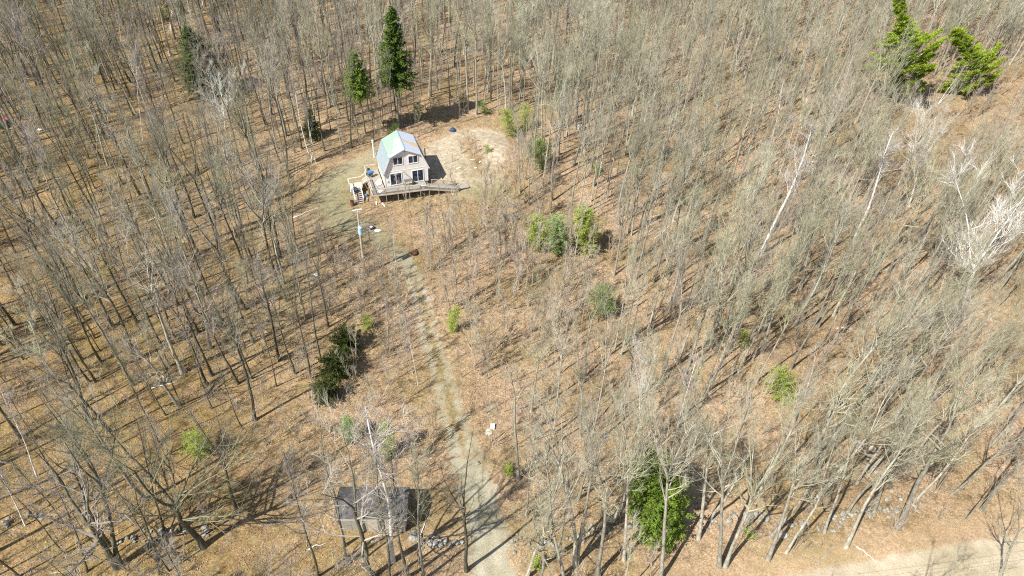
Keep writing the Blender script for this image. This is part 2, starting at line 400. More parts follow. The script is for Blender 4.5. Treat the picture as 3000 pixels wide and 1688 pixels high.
# ------------------------------------------------------------------ conifers
def sprays(rng, P, D, size, per):
    """needle sprays: small pointed blades round points P heading D"""
    n = len(P) * per
    P = np.repeat(P, per, 0) + rng.normal(0, size * .35, (n, 3)); D = np.repeat(D, per, 0) + rng.normal(0, .55, (n, 3))
    D /= np.linalg.norm(D, axis=1)[:, None]
    S = np.cross(D, rng.normal(0, .35, (n, 3)) + [0, 0, 1]); S /= np.linalg.norm(S, axis=1)[:, None] + 1e-9
    l = size * rng.uniform(.6, 1.4, n)[:, None]; w = l * .22
    V = np.stack([P - D * l * .2, P + D * l * .35 + S * w, P + D * l, P + D * l * .35 - S * w], 1).reshape(-1, 3)
    F = np.arange(n * 4).reshape(-1, 4); return V, F
def conifer(seed, H, R, start, kind):
    rng = np.random.default_rng(seed); T = Acc(); Ps = []; Ds = []
    P = path(rng, [0, 0, -.2], [0, 0, 1], H * .98 + .2, 9, .1, .015 if kind != 'pine' else .04); r0 = .011 * H + .02
    T.tube(P, r0 * (1 - .93 * np.linspace(0, 1, 10)), 7)
    z = start * H
    step = {'spruce': .40, 'hemlock': .30, 'pine': .68, 'shrub': .30, 'round': .32}[kind]
    while z < H * .985:
        t = (z - start * H) / (H * (1 - start)); k = z / H * 9; i = min(int(k), 8); c = P[i] + (P[i + 1] - P[i]) * (k - i)
        prof = {'spruce': (1 - t) ** .75 * (.8 + .2 * min(1, t * 6)), 'hemlock': (1 - t ** 1.7) * .95 + .02, 'pine': (1 - t ** 2.2) * (.65 + .35 * math.sin(t * 9 + seed)), 'shrub': (math.sin(math.pi * (.15 + .8 * t))) * .9 + .08, 'round': max(.05, math.sin(math.pi * (.22 + .75 * t))) ** .7}[kind]
        nb = {'spruce': 6, 'hemlock': 8, 'pine': 6, 'shrub': 6, 'round': 9}[kind]
        a0 = rng.uniform(0, 6.28)
        for b in range(nb):
            a = a0 + b * 6.283 / nb + rng.normal(0, .25)
            L = max(.15, R * prof * rng.uniform(.6, 1.15) * (1.0 if kind != 'pine' else rng.choice([.6, .9, 1.0, 1.35])))
            el = {'spruce': -.12 + .7 * t, 'hemlock': .15 + .35 * t, 'pine': .05 + .6 * t, 'shrub': .5, 'round': .25 + .7 * t}[kind] + rng.normal(0, .1)
            Q = path(rng, c, [math.cos(a) * math.cos(el), math.sin(a) * math.cos(el), math.sin(el)], L, 4, .03 if kind == 'pine' else -.02, .05)
            if L > .5: T.tube(Q, max(.012, .018 * L) * (1 - .8 * np.linspace(0, 1, 5)), 3)
            m = max(3, int(L / {'spruce': .13, 'hemlock': .12, 'pine': .055, 'shrub': .15, 'round': .13}[kind]))
            tt = (np.linspace(.12, 1, m) if kind != 'pine' else rng.uniform(.3, 1, m) ** .7) * 4; ii = np.minimum(tt.astype(int), 3); f = (tt - ii)[:, None]
            pts = Q[ii] * (1 - f) + Q[ii + 1] * f; dr = Q[ii + 1] - Q[ii]; dr = dr / np.linalg.norm(dr, axis=1)[:, None]
            side = np.cross(dr, [0, 0, 1.0]); wd = (.16 if kind != 'pine' else .22) * L * (1.15 - tt[:, None] / 4)
            for sg in (-1, 0, 1):
                off = side * sg * wd * rng.uniform(.4, 1.3, (m, 1)) 
                Ps.append(pts + off + (rng.normal(0, 1, (m, 3)) * ([.16, .16, .05] if kind == 'pine' else [.05, .05, .05]))); Ds.append(dr + side * sg * .8 + [0, 0, .25 if kind == 'pine' else -.15])
        z += step * rng.uniform(.75, 1.3)
    Ps = np.concatenate(Ps); Ds = np.concatenate(Ds)
    size = {'spruce': .36, 'hemlock': .24, 'pine': .27, 'shrub': .17, 'round': .24}[kind] * (1 if H > 6 else .8)
    V, F = sprays(rng, Ps, Ds, size, 2 if kind != 'pine' else 3)
    return T.arrays(), (V, F)
def place_conifer(name, seed, basepx, toppx, rad, start, kind, mat, label, cat, group=None, base=None):
    b = at(*basepx) if base is None else base; t = top_at(b, *toppx); e, L = orient(b, t, seed * 1.7)
    (Vt, Ft), (V, F) = conifer(seed, L, rad, start, kind)
    r = empty(name, b, e)
    link('trunk', mesh_from('trunk', Vt, Ft, [M['bark']], True), r)
    link('crown', mesh_from('crown', V, F, [M[mat]]), r)
    tag(r, label, cat, group); return r

# ------------------------------------------------------------------ ground
def polyw(lst):
    """(px, py[, half width in m]) along the photograph -> world polyline"""
    P = [at(a[0], a[1])[:2] for a in lst]; w = [a[2] if len(a) > 2 else 1.8 for a in lst]
    return np.array(P), np.array(w)
DRIVE = polyw([(1452, 1790, 2.3), (1440, 1688, 2.2), (1425, 1560, 2.1), (1400, 1440, 2.3), (1358, 1320, 1.8), (1322, 1200, 1.45), (1288, 1080, 1.4), (1258, 980, 1.35), (1235, 880, 1.3), (1205, 800, 1.25), (1176, 750, 1.1)])
TRACK = polyw([(1176, 750, 1.5), (1130, 715, 1.4), (1070, 685, 1.8), (1005, 650, 1.8), (965, 590, 1.9), (972, 540, 1.9), (1010, 500, 1.8), (1060, 475, 1.6), (1090, 455, 1.5)])
ROAD = polyw([(2000, 1850, 3.1), (2400, 1765, 3.1), (2800, 1690, 3.1), (3050, 1655, 3.1), (3500, 1610, 3.1)])
YARD = [at(*p)[:2] for p in [(1236, 440), (1262, 418), (1300, 398), (1345, 384), (1398, 376), (1440, 380), (1478, 392), (1490, 420), (1486, 450), (1470, 480), (1478, 510), (1462, 540), (1430, 556), (1385, 556), (1345, 552), (1300, 540), (1262, 528)]]
def dist_poly(X, Y, P, W=None):
    best = np.full(X.shape, 1e9); 
    along = np.zeros(X.shape); side = np.zeros(X.shape)
    for i in range(len(P) - 1):
        a, b = P[i], P[i + 1]; d = b - a; L2 = d @ d
        t = np.clip(((X - a[0]) * d[0] + (Y - a[1]) * d[1]) / L2, 0, 1)
        dx = X - a[0] - t * d[0]; dy = Y - a[1] - t * d[1]; r = np.hypot(dx, dy)
        if W is not None: r2 = r / (W[i] * (1 - t) + W[i + 1] * t)
        else: r2 = r
        m = r2 < best; best = np.where(m, r2, best)
        side = np.where(m, (dx * d[1] - dy * d[0]) / math.sqrt(L2), side)
    return best, side
def inpoly(X, Y, P):
    ins = np.zeros(X.shape, bool); n = len(P)
    for i in range(n):
        (x1, y1), (x2, y2) = P[i], P[(i + 1) % n]
        c = ((y1 > Y) != (y2 > Y)) & (X < (x2 - x1) * (Y - y1) / (y2 - y1 + 1e-12) + x1); ins ^= c
    return ins
def softpoly(X, Y, P, soft):
    ins = inpoly(X, Y, P); d, _ = dist_poly(X, Y, np.array(list(P) + [P[0]])); s = np.where(ins, d, -d)
    return smooth((s + soft) / (2 * soft))
GX0, GX1, GY0, GY1, GS = -150.0, 165.0, 0.0, 225.0, 0.5
gx = np.arange(GX0, GX1 + .01, GS); gy = np.arange(GY0, GY1 + .01, GS)
X, Y = np.meshgrid(gx, gy); Z = terr(X, Y); NX, NY = len(gx), len(gy)
rng = np.random.default_rng(5)
Z = Z + rng.normal(0, .018, Z.shape)
wob = 0.22 * np.sin(X * 1.1 + Y * .7) + 0.15 * np.sin(Y * 1.7 - X * .6)
dd, ds = dist_poly(X, Y, *DRIVE); dtk, _ = dist_poly(X, Y, *TRACK); dr, _ = dist_poly(X, Y, *ROAD)
yard = softpoly(X, Y, YARD, 1.6); yard_face = yard.copy(); yard = yard * (1 - .75 * softpoly(X, Y, [at(*p)[:2] for p in [(1335, 415), (1385, 395), (1415, 420), (1425, 470), (1400, 500), (1370, 470)]], 1.2)) * (1 - .45 * softpoly(X, Y, [at(*p)[:2] for p in [(1380, 490), (1480, 480), (1470, 550), (1380, 565), (1350, 540)]], 1.6))
drive = smooth((1.45 - dd - wob * .45) / 1.1); track = smooth((1.5 - dtk - wob * .3) / 1.1); road = smooth((1.28 - dr) / .6)
shoulder = smooth((2.6 - dr) / 1.4)
pix = proj(np.stack([X.ravel(), Y.ravel(), Z.ravel()], 1)); PXg = pix[:, 0].reshape(X.shape); PYg = pix[:, 1].reshape(X.shape)
# the worn wheel tracks and the grown strip between them
fade = smooth((PYg - 760) / 120) * smooth((1400 - PYg) / 140)
middle = np.exp(-((ds - 0.1 - .12 * np.sin(Y * .9)) / .50) ** 2) * fade
Z = Z - .05 * drive * (1 - middle)
def polymask(pl, soft): return softpoly(X, Y, [at(*p)[:2] for p in pl], soft)
lawn = np.clip(polymask([(905, 565), (945, 515), (1015, 480), (1080, 460), (1095, 480), (1030, 590), (1045, 670), (1010, 700), (950, 670), (915, 620)], 3.0)
               + polymask([(1330, 545), (1400, 510), (1470, 520), (1500, 570), (1420, 590), (1340, 575)], 2.0) * .9
               + polymask([(1050, 640), (1130, 650), (1170, 740), (1110, 740)], 1.5) * .7, 0, 1)
moss = np.clip(polymask([(2180, 1600), (2420, 1590), (2560, 1600), (2480, 1650), (2250, 1660)], 2.0) * .8 + polymask([(1400, 548), (1500, 545), (1515, 580), (1440, 600), (1395, 575)], 1) + .6 * polymask([(1500, 1560), (1700, 1540), (1800, 1560), (1600, 1640)], 2), 0, 1)
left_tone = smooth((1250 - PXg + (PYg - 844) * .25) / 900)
def face_mask(m): return (m[:-1, :-1] + m[1:, :-1] + m[:-1, 1:] + m[1:, 1:]) / 4
idx = np.arange(NX * NY).reshape(NY, NX)
Q = np.stack([idx[:-1, :-1], idx[:-1, 1:], idx[1:, 1:], idx[1:, :-1]], -1)
fd, fy, fr = face_mask(drive) > .5, face_mask(yard_face) > .5, face_mask(road) > .5
ft = (face_mask(track) > .5) & ~fd & ~fy
fd &= ~fy; fr &= ~fd
rest = ~(fd | fy | fr | ft)
VV = np.stack([X, Y, Z], -1).reshape(-1, 3)
rdist, rside = dist_poly(X, Y, ROAD[0])
rut = np.exp(-((np.abs(rside) - .85) / .32) ** 2) * road * (.7 + .3 * np.sin(X * .8)) + np.exp(-((np.abs(ds) - .8) / .28) ** 2) * drive * .8
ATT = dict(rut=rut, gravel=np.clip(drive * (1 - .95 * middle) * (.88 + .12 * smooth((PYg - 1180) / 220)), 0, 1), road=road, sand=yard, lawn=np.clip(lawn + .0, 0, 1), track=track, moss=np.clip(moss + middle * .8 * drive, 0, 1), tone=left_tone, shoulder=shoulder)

def ground_mat():
    m, nt, bs = new_mat('leaf_litter_and_soil')
    g = node(nt, 'ShaderNodeNewGeometry'); P = g.outputs['Position']
    L = nt.links
    # leaves: small cells, each of its own shade
    v = node(nt, 'ShaderNodeTexVoronoi'); v.inputs['Scale'].default_value = 8.0; v.inputs['Randomness'].default_value = 1
    nz = node(nt, 'ShaderNodeTexNoise'); nz.inputs['Scale'].default_value = 9; nz.inputs['Detail'].default_value = 3; L.new(P, nz.inputs['Vector'])
    dis = node(nt, 'ShaderNodeVectorMath', operation='MULTIPLY_ADD'); L.new(nz.outputs['Color'], dis.inputs[0]); dis.inputs[1].default_value = (.25, .25, .25); L.new(P, dis.inputs[2])
    L.new(dis.outputs[0], v.inputs['Vector'])
    sep = node(nt, 'ShaderNodeSeparateColor'); L.new(v.outputs['Color'], sep.inputs[0])
    leaf = ramp(nt, sep.outputs[0], [(0.0, (0.13, 0.085, 0.045)), (0.25, (0.26, 0.18, 0.10)), (0.6, (0.39, 0.28, 0.165)), (0.88, (0.48, 0.36, 0.235)), (1.0, (0.57, 0.46, 0.33))])
    leaf = mixc(nt, .32, leaf, (0.44, 0.31, 0.225))
    med = noise(nt, P, 0.9, 5, 0.65)
    leaf = mixc(nt, 1.0, leaf, ramp(nt, med, [(0.28, (0.50, 0.48, 0.42)), (0.5, (0.95, 0.95, 0.93)), (0.75, (1.2, 1.16, 1.10))]), 'MULTIPLY')
    big = noise(nt, P, 0.11, 4, 0.6)
    leaf = mixc(nt, ramp(nt, big, [(0.42, 0.0), (0.70, 0.75)]), leaf, mixc(nt, 1.0, leaf, (0.72, 0.76, 0.52), 'MULTIPLY'))
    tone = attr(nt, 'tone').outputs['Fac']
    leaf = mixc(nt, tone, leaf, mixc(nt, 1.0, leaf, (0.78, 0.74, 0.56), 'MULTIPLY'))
    # moss in patches on the darker left side
    mz = noise(nt, P, 0.28, 5, 0.7)
    mm = math_(nt, 'MULTIPLY', tone, ramp(nt, mz, [(0.50, 0.0), (0.66, 0.55)]))
    mm = math_(nt, 'MAXIMUM', mm, attr(nt, 'moss').outputs['Fac'])
    mossc = ramp(nt, noise(nt, P, 4.0, 4, .7), [(0.3, (0.13, 0.12, 0.035)), (0.7, (0.30, 0.27, 0.10))])
    leaf = mixc(nt, math_(nt, 'MULTIPLY', mm, ramp(nt, noise(nt, P, 2.2, 4, .75), [(0.35, 0.25), (0.6, 0.95)])), leaf, mossc)
    # lawn: pale dry grass going green
    gz = noise(nt, P, 1.6, 6, 0.75)
    grass = ramp(nt, gz, [(0.30, (0.17, 0.16, 0.075)), (0.5, (0.30, 0.27, 0.16)), (0.7, (0.43, 0.37, 0.25))])
    lw = attr(nt, 'lawn').outputs['Fac']
    edge = noise(nt, P, 1.1, 5, 0.7)
    def soften(a, k=1.1):
        return math_(nt, 'MULTIPLY_ADD', math_(nt, 'SUBTRACT', edge, .5), k), a
    def thr(a, k=1.2, sharp=3.0):
        t = math_(nt, 'MULTIPLY', math_(nt, 'SUBTRACT', edge, .5), k)
        t = math_(nt, 'ADD', a, t); t = math_(nt, 'SUBTRACT', t, .5); t = math_(nt, 'MULTIPLY', t, sharp); return math_(nt, 'ADD', t, .5, True)
    c = mixc(nt, math_(nt, 'MULTIPLY', thr(lw, 1.3, 1.6), .9), leaf, grass)
    # grey track under the grass
    fine = noise(nt, P, 14, 4, .8)
    grav = ramp(nt, fine, [(0.3, (0.25, 0.225, 0.16)), (0.5, (0.37, 0.34, 0.25)), (0.7, (0.48, 0.45, 0.36))])
    grav = mixc(nt, 1.0, grav, ramp(nt, noise(nt, P, .55, 4, .6), [(0.3, (.78, .76, .68)), (0.6, (1, 1, 1)), (.8, (1.1, 1.08, 1.02))]), 'MULTIPLY')
    c = mixc(nt, math_(nt, 'MULTIPLY', thr(attr(nt, 'track').outputs['Fac'], 1.6, 1.2), .55), c, mixc(nt, .45, grav, grass))
    # bare sandy yard with stones
    sandc = ramp(nt, noise(nt, P, 1.3, 6, .72), [(0.30, (0.27, 0.20, 0.125)), (0.42, (0.38, 0.31, 0.21)), (0.54, (0.47, 0.40, 0.30)), (0.74, (0.63, 0.57, 0.47))])
    sandc = mixc(nt, .35, sandc, mixc(nt, 1.0, sandc, ramp(nt, fine, [(0.3, .6), (0.7, 1.25)]), 'MULTIPLY'))
    c = mixc(nt, thr(attr(nt, 'sand').outputs['Fac'], 1.3, 2.2), c, sandc)
    c = mixc(nt, math_(nt, 'MULTIPLY', thr(attr(nt, 'shoulder').outputs['Fac'], 1.6, 1.4), .35), c, (0.56, 0.40, 0.25))
    c = mixc(nt, thr(attr(nt, 'gravel').outputs['Fac'], 2.4, 1.9), c, grav)
    rd = mixc(nt, 1.0, ramp(nt, noise(nt, P, .8, 5, .6), [(0.3, (0.42, 0.35, 0.24)), (0.7, (0.53, 0.46, 0.34))]), ramp(nt, fine, [(.3, .86), (.7, 1.1)]), 'MULTIPLY')
    c = mixc(nt, thr(attr(nt, 'road').outputs['Fac'], 1.3, 2.0), c, rd)
    wet = ramp(nt, noise(nt, P, .06, 3, .5), [(0.38, (.74, .74, .68)), (0.56, (1, 1, 1))])
    c = mixc(nt, 1.0, c, wet, 'MULTIPLY')
    c = mixc(nt, math_(nt, 'MULTIPLY', attr(nt, 'rut').outputs['Fac'], .6), c, mixc(nt, 1.0, c, (1.35, 1.35, 1.38), 'MULTIPLY'))
    L.new(c, bs.inputs['Base Color']); bs.inputs['Roughness'].default_value = .95; bs.inputs['Specular IOR Level'].default_value = .1
    hh = math_(nt, 'ADD', math_(nt, 'MULTIPLY', sep.outputs[1], .5), math_(nt, 'MULTIPLY', med, 1.4))
    bump(nt, bs, hh, .75, .10)
    return m
M['ground'] = ground_mat()
def ground_piece(name, mask):
    F = Q[mask]; u, inv = np.unique(F.ravel(), return_inverse=True)
    me = mesh_from(name, VV[u], inv.reshape(-1, 4), [M['ground']], True)
    for k, a in ATT.items():
        at_ = me.attributes.new(k, 'FLOAT', 'POINT'); at_.data.foreach_set('value', a.reshape(-1)[u].astype(np.float32))
    return tag(link(name, me), kind='structure')
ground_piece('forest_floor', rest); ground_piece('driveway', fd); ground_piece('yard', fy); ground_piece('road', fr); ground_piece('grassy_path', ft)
# land out to the horizon, joined to the edge of the fine sheet
ring = list(idx[0, :]) + list(idx[1:, -1]) + list(idx[-1, -2::-1]) + list(idx[-2:0:-1, 0])
ring = np.array(ring)[::6]
rv = VV[ring]; cen = np.array([7.5, 112.0, 0])
far1 = rv.copy(); far1[:, :2] = cen[:2] + (rv[:, :2] - cen[:2]) * 2.2; far2 = rv.copy(); far2[:, :2] = cen[:2] + (rv[:, :2] - cen[:2]) * 22
rv = rv.copy(); rv[:, :2] = cen[:2] + (rv[:, :2] - cen[:2]) * .999; rv[:, 2] -= .12
n = len(ring); i = np.arange(n); j = (i + 1) % n
Fo = np.concatenate([np.stack([i, j, n + j, n + i], 1), np.stack([n + i, n + j, 2 * n + j, 2 * n + i], 1)])[:, ::-1]
tag(link('ground', mesh_from('ground', np.concatenate([rv, far1, far2]), Fo, [M['ground']])), kind='structure')

def local_clear(x, y):
    """True where no tree grows: drive, yard, road, house, shed"""
    x = np.atleast_1d(x); y = np.atleast_1d(y)
    a, _ = dist_poly(x, y, *DRIVE); b, _ = dist_poly(x, y, *TRACK); c, _ = dist_poly(x, y, *ROAD)
    u = (x - HO[0]) * HU[0] + (y - HO[1]) * HU[1]; v = (x - HO[0]) * HV[0] + (y - HO[1]) * HV[1]
    house = (u > -7) & (u < 14) & (v > -3.5) & (v < 7)
    shed = (x > -18) & (x < -5.5) & (y > 32) & (y < 39)
    return (a < 1.45) | (b < 1.2) | (c < 1.35) | inpoly(x, y, YARD) | house | shed

# ------------------------------------------------------------------ house
M['siding'] = simple('beige_plywood_siding', (0.87, 0.84, 0.77), .75, .04, 2.5)
M['cream'] = simple('cream_siding', (0.74, 0.68, 0.54), .75, .06, 2.0)
M['white'] = simple('white_trim', (0.82, 0.82, 0.82), .5, .04)
M['greytrim'] = simple('grey_drip_edge', (0.30, 0.36, 0.42), .5, .1)
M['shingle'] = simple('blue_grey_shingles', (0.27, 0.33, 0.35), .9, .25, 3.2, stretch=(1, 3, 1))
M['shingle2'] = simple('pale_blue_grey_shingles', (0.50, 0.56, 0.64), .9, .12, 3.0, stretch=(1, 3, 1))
M['green'] = simple('green_roof_underlay', (0.27, 0.40, 0.29), .85, .10, 1.2)
M['sheath'] = simple('bare_roof_sheathing', (0.62, 0.47, 0.31), .85, .10, 2.5)
M['strip'] = simple('pale_shingle_remains', (0.66, 0.74, 0.70), .85, .08, 3.0)
M['wood'] = simple('weathered_deck_wood', (0.34, 0.31, 0.27), .85, .25, 3.0, rnd=.12, stretch=(1, 6, 1))
M['woodlight'] = simple('sun_bleached_wood', (0.50, 0.44, 0.36), .85, .15, 3.0, rnd=.1)
M['woodpale'] = simple('raw_pale_wood', (0.70, 0.62, 0.50), .8, .12, 3.0, rnd=.1)
M['concrete'] = simple('foundation_concrete', (0.38, 0.35, 0.30), .9, .15, 2.0)
M['black'] = simple('black_metal', (0.03, 0.03, 0.035), .5, .2)
M['blue'] = simple('dark_blue_cloth', (0.04, 0.07, 0.16), .7, .3, 6)
M['tarpblue'] = simple('blue_cover', (0.08, 0.20, 0.38), .5, .25, 5)
M['whitecloth'] = simple('white_plastic_sheet', (0.80, 0.80, 0.78), .5, .06, 5)
def glass_mat():
    m, nt, bs = new_mat('window_glass'); bs.inputs['Base Color'].default_value = (0.012, 0.025, 0.06, 1)  # opaque pane; the dark room behind is painted into its colour
    bs.inputs['Roughness'].default_value = .06; bs.inputs['Specular IOR Level'].default_value = .6
    tc = node(nt, 'ShaderNodeTexCoord'); f = noise(nt, tc.outputs['Object'], 1.3, 3, .6)
    c = ramp(nt, f, [(0.35, (0.006, 0.010, 0.016)), (0.6, (0.02, 0.045, 0.10)), (0.75, (0.05, 0.07, 0.09))]); nt.links.new(c, bs.inputs['Base Color']); return m
M['glass'] = glass_mat()

W_, L_, HE, HB, BI, HR = 6.9, 5.3, 2.65, 5.22, .95, 6.45
house = empty('gambrel_house', (HO[0], HO[1], DECK), (0, 0, HA))
tag(house, 'beige gambrel house with part green roof standing in the forest clearing', 'house')
OUT = [(0, 0), (W_, 0), (W_ + .12, HE), (W_ - BI, HB), (W_ / 2, HR), (BI, HB), (-.12, HE)]   # gable outline
def clip(poly, a, b, c):
    out = []
    for i in range(len(poly)):
        p, q = poly[i], poly[(i + 1) % len(poly)]; fp = a * p[0] + b * p[1] + c; fq = a * q[0] + b * q[1] + c
        if fp >= 0: out.append(p)
        if (fp >= 0) != (fq >= 0): t = fp / (fp - fq); out.append((p[0] + (q[0] - p[0]) * t, p[1] + (q[1] - p[1]) * t))
    return out
def cliprect(x0, x1, z0, z1):
    p = list(OUT)
    for a, b, c in ((1, 0, -x0), (-1, 0, x1), (0, 1, -z0), (0, -1, z1)):
        if p: p = clip(p, a, b, c)
    return p
OPEN = [(1.48, 3.08, 3.72, 5.18), (3.88, 5.48, 3.62, 5.08), (.80, 2.74, .10, 2.38), (4.30, 6.22, .08, 2.34)]
core = MB(); core.prism([(x, .06, z) for x, z in OUT[::-1]], (0, L_ - .12, 0)); core.build('wall', M['cream'], house)
MB().box(.05, W_ - .05, .08, L_ - .1, -2.4, -.01).build('foundation', M['concrete'], house)
xs = np.linspace(-.2, W_ + .2, 7); xs = [-.2] + [W_ / 6 * k for k in range(1, 6)] + [W_ + .2]
for (z0, z1) in ((0.0, 2.72), (2.735, 6.6)):
    for k in range(6):
        x0, x1 = xs[k] + .006, xs[k + 1] - .006; mb = MB()
        rects = [(x0, x1, z0, z1)]
        for (a, b, c, d) in OPEN:
            nr = []
            for (p, q, r, s) in rects:
                if b <= p or a >= q or d <= r or c >= s: nr.append((p, q, r, s)); continue
                if a > p: nr.append((p, a, r, s))
                if b < q: nr.append((b, q, r, s))
                m0, m1 = max(p, a), min(q, b)
                if c > r: nr.append((m0, m1, r, c))
                if d < s: nr.append((m0, m1, d, s))
            rects = nr
        for r in rects:
            pl = cliprect(*r)
            if len(pl) > 2: MB().prism([(x, 0, z) for x, z in pl[::-1]], (0, .055, 0)).build('siding_panel', M['siding'], house)
for k in range(4):                                       # panels of the side wall under the flared roof
    y0, y1 = L_ / 4 * k + .01, L_ / 4 * (k + 1) - .01
    MB().prism([(-.002, y0, 0), (-.05, y0, 0), (-.16, y0, HE - .1), (-.118, y0, HE - .1)], (0, y1 - y0, 0)).build('side_panel', M['cream'], house)
def win(x0, x1, z0, z1, name, fr=.11):
    f = MB(); y0, y1 = -.05, .03
    f.box(x0, x1, y0, y1, z0, z0 + fr); f.box(x0, x1, y0, y1, z1 - fr, z1); f.box(x0, x0 + fr, y0, y1, z0 + fr, z1 - fr); f.box(x1 - fr, x1, y0, y1, z0 + fr, z1 - fr)
    xm = (x0 + x1) / 2 
    f.box(xm - .045, xm + .045, y0 + .012, y1, z0 + fr, z1 - fr)
    o = f.build(name, M['white'], house)
    for a, b in ((x0 + fr, xm - .045), (xm + .045, x1 - fr)):
        MB().box(a, b, .012, .028, z0 + fr, z1 - fr).build('pane', M['glass'], o)
    return o
for r in OPEN[:2]: win(*r, 'window')
for r in OPEN[2:]: win(*r, 'sliding_door', .12)
def slab(a, b, th, y0, y1):
    a = Vector((a[0], 0, a[1])); b = Vector((b[0], 0, b[1])); d = (b - a).normalized(); nrm = Vector((-d.z, 0, d.x))
    if nrm.z < 0: nrm = -nrm
    A = [a, b, b + nrm * th, a + nrm * th]; return [(p.x, y0, p.z) for p in A]
OV = .22
def ext(p, q, e):   # run p->q on past q by e
    d = Vector((q[0] - p[0], q[1] - p[1])); d.normalize(); return (q[0] + d.x * e, q[1] + d.y * e)
LE = (-.12, HE); LB = (BI, HB); RG = (W_ / 2, HR); RB = (W_ - BI, HB); RE = (W_ + .12, HE)
roofs = {}
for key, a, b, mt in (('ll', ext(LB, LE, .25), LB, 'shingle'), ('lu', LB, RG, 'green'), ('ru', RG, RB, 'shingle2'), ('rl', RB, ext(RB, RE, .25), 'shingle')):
    mb = MB(); mb.prism(slab(a, b, .09, -OV, 0), (0, L_ + 2 * OV, 0)); roofs[key] = mb.build('roof_slope', M[mt], house)
roofs['lu']['label'] = 'upper roof slope of green underlay with torn pale shingle remains'
roofs['ru']['label'] = 'upper roof slope of pale blue shingles with a bare tan patch'
def on_roof(a, b, s, y, lift):      # s: 0..1 up the slope from a to b, y: depth
    a = Vector((a[0], 0, a[1])); b = Vector((b[0], 0, b[1])); d = (b - a).normalized(); nrm = Vector((-d.z, 0, d.x))
    if nrm.z < 0: nrm = -nrm
    p = a + (b - a) * s + nrm * (.09 + lift); return (p.x, y - OV, p.z)
def patch(name, key, a, b, sy, mt, th=.012, label=None):
    top = [on_roof(a, b, s, y, th) for s, y in sy]; bot = [on_roof(a, b, s, y, .001) for s, y in sy]; n = len(sy)
    V = bot + top; F = [tuple(range(n, 2 * n)), tuple(range(n))[::-1]] + [(i, (i + 1) % n, n + (i + 1) % n, n + i) for i in range(n)]
    me = mesh_from(name, V, F, [M[mt]]); o = link(name, me, roofs[key])
    if label: o['label'] = label
    return o
# torn shingle strips on the green slope: (slope from, slope to, depth from, depth to)
rs = random.Random(4)
strips = [(.05, .99, .03, .42)]
for k in range(9):
    s0 = .36 + k * .066; strips.append((s0, s0 + .050, .62 + rs.uniform(-.1, .15), 1.9 + rs.uniform(-.35, .55)))
for k in range(6):
    s0 = .60 + k * .062; strips.append((s0, s0 + .045, 2.5 + rs.uniform(-.3, .3), 3.2 + rs.uniform(-.1, .8)))
strips += [(.0, .035, .35, 1.0), (.50, .60, 1.95, 2.5), (.70, .82, 2.0, 2.55)]
for (s0, s1, y0, y1) in strips:
    j = lambda: rs.uniform(-.06, .06)
    patch('shingle_strip', 'lu', LB, RG, [(s0, y0), (s1, y0 + j()), (s1 + j() * .15, (y0 + y1) / 2), (s1, y1 + j()), (s0 + .01, y1 + j() * 3), (s0 - j() * .1, (y0 + y1) / 2 + .1)], 'strip')
patch('bare_patch', 'ru', RG, RB, [(.06, 2.6), (.25, 2.15), (.55, 1.75), (.80, 1.45), (.93, 1.35), (.97, 1.9), (.95, 2.9), (.80, 3.05), (.55, 2.85), (.30, 3.0), (.10, 3.4)], 'sheath')
cap = MB(); cap.bar((RG[0], -OV, RG[1] + .12), (RG[0], L_ + OV, RG[1] + .12), .16, .05); cap.build('ridge_cap', M['greytrim'], house)
for ya in (-OV - .03, L_ + OV + .03):
    for a, b in ((ext(LB, LE, .25), LB), (LB, RG), (RG, RB), (RB, ext(RB, RE, .25))):
        MB().bar((a[0], ya, a[1] - .03), (b[0], ya, b[1] - .03), .04, .20).build('rake_board', M['white' if ya < 0 and (a, b) != (LB, RG) else 'greytrim'], house)
for x in (.03, W_ - .03): MB().box(x - .06, x + .06, -.035, -.002, 0, HE).build('corner_board', M['white'], house)
MB().box(-.02, W_ + .02, -.02, -.002, 2.66, 2.74).build('belly_band', M['siding'], house)
MB().lathe([(.11, 0), (.11, 3.0), (.15, 3.0), (.15, 3.2)], (-.55, L_ - .1, HE - .3), 10).build('chimney_pipe', M['white'], house, sm=False)
MB().lathe([(.13, 0), (.13, .02)], (0, 0, 0), 10).build('gable_vent', M['concrete'], house, (W_ / 2, -.03, HR - .42), (math.pi / 2, 0, 0))
lt = MB(); lt.box(2.92, 3.08, -.12, -.002, 2.3, 2.46); lt.bar((3.0, -.12, 2.36), (3.28, -.38, 2.12), .09, .09); lt.build('wall_lamp', M['concrete'], house)
MB().box(.30, .48, -.10, -.002, .95, 1.25).build('meter_box', M['white'], house)

# ------------------------------------------------------------------ deck with ramp
deck = empty('wooden_deck', (HO[0], HO[1], DECK), (0, 0, HA))
tag(deck, 'weathered wooden deck with railings wrapping the front and left of the house', 'deck')
HSL = -.075      # the front of the deck runs a little askew
def fy_(x): return -1.75 + HSL * x
def gz(x, y):
    w = HO + HU * x + HV * y; return float(terr(w[0], w[1])) - DECK
boards = MB()
k = 0; y = -1.6
def deckboards(poly_x0, poly_x1, y0, y1, along='x', w=.14):
    q = y0
    while q + w <= y1 + .001:
        zz = -.035 + rs.uniform(-.004, .004)
        boards.box(poly_x0(q) if callable(poly_x0) else poly_x0, poly_x1(q) if callable(poly_x1) else poly_x1, q, q + w - .012, zz, zz + .03); q += w
deckboards(-2.35, -.2, 0.0, 5.5)
q = -1.7
for kx in range(62):       # front boards run towards the yard, one strip after another
    x0 = -2.35 + kx * .14; boards.box(x0, x0 + .128, fy_(x0), -.06, -.03 + rs.uniform(-.004, .004), 0)
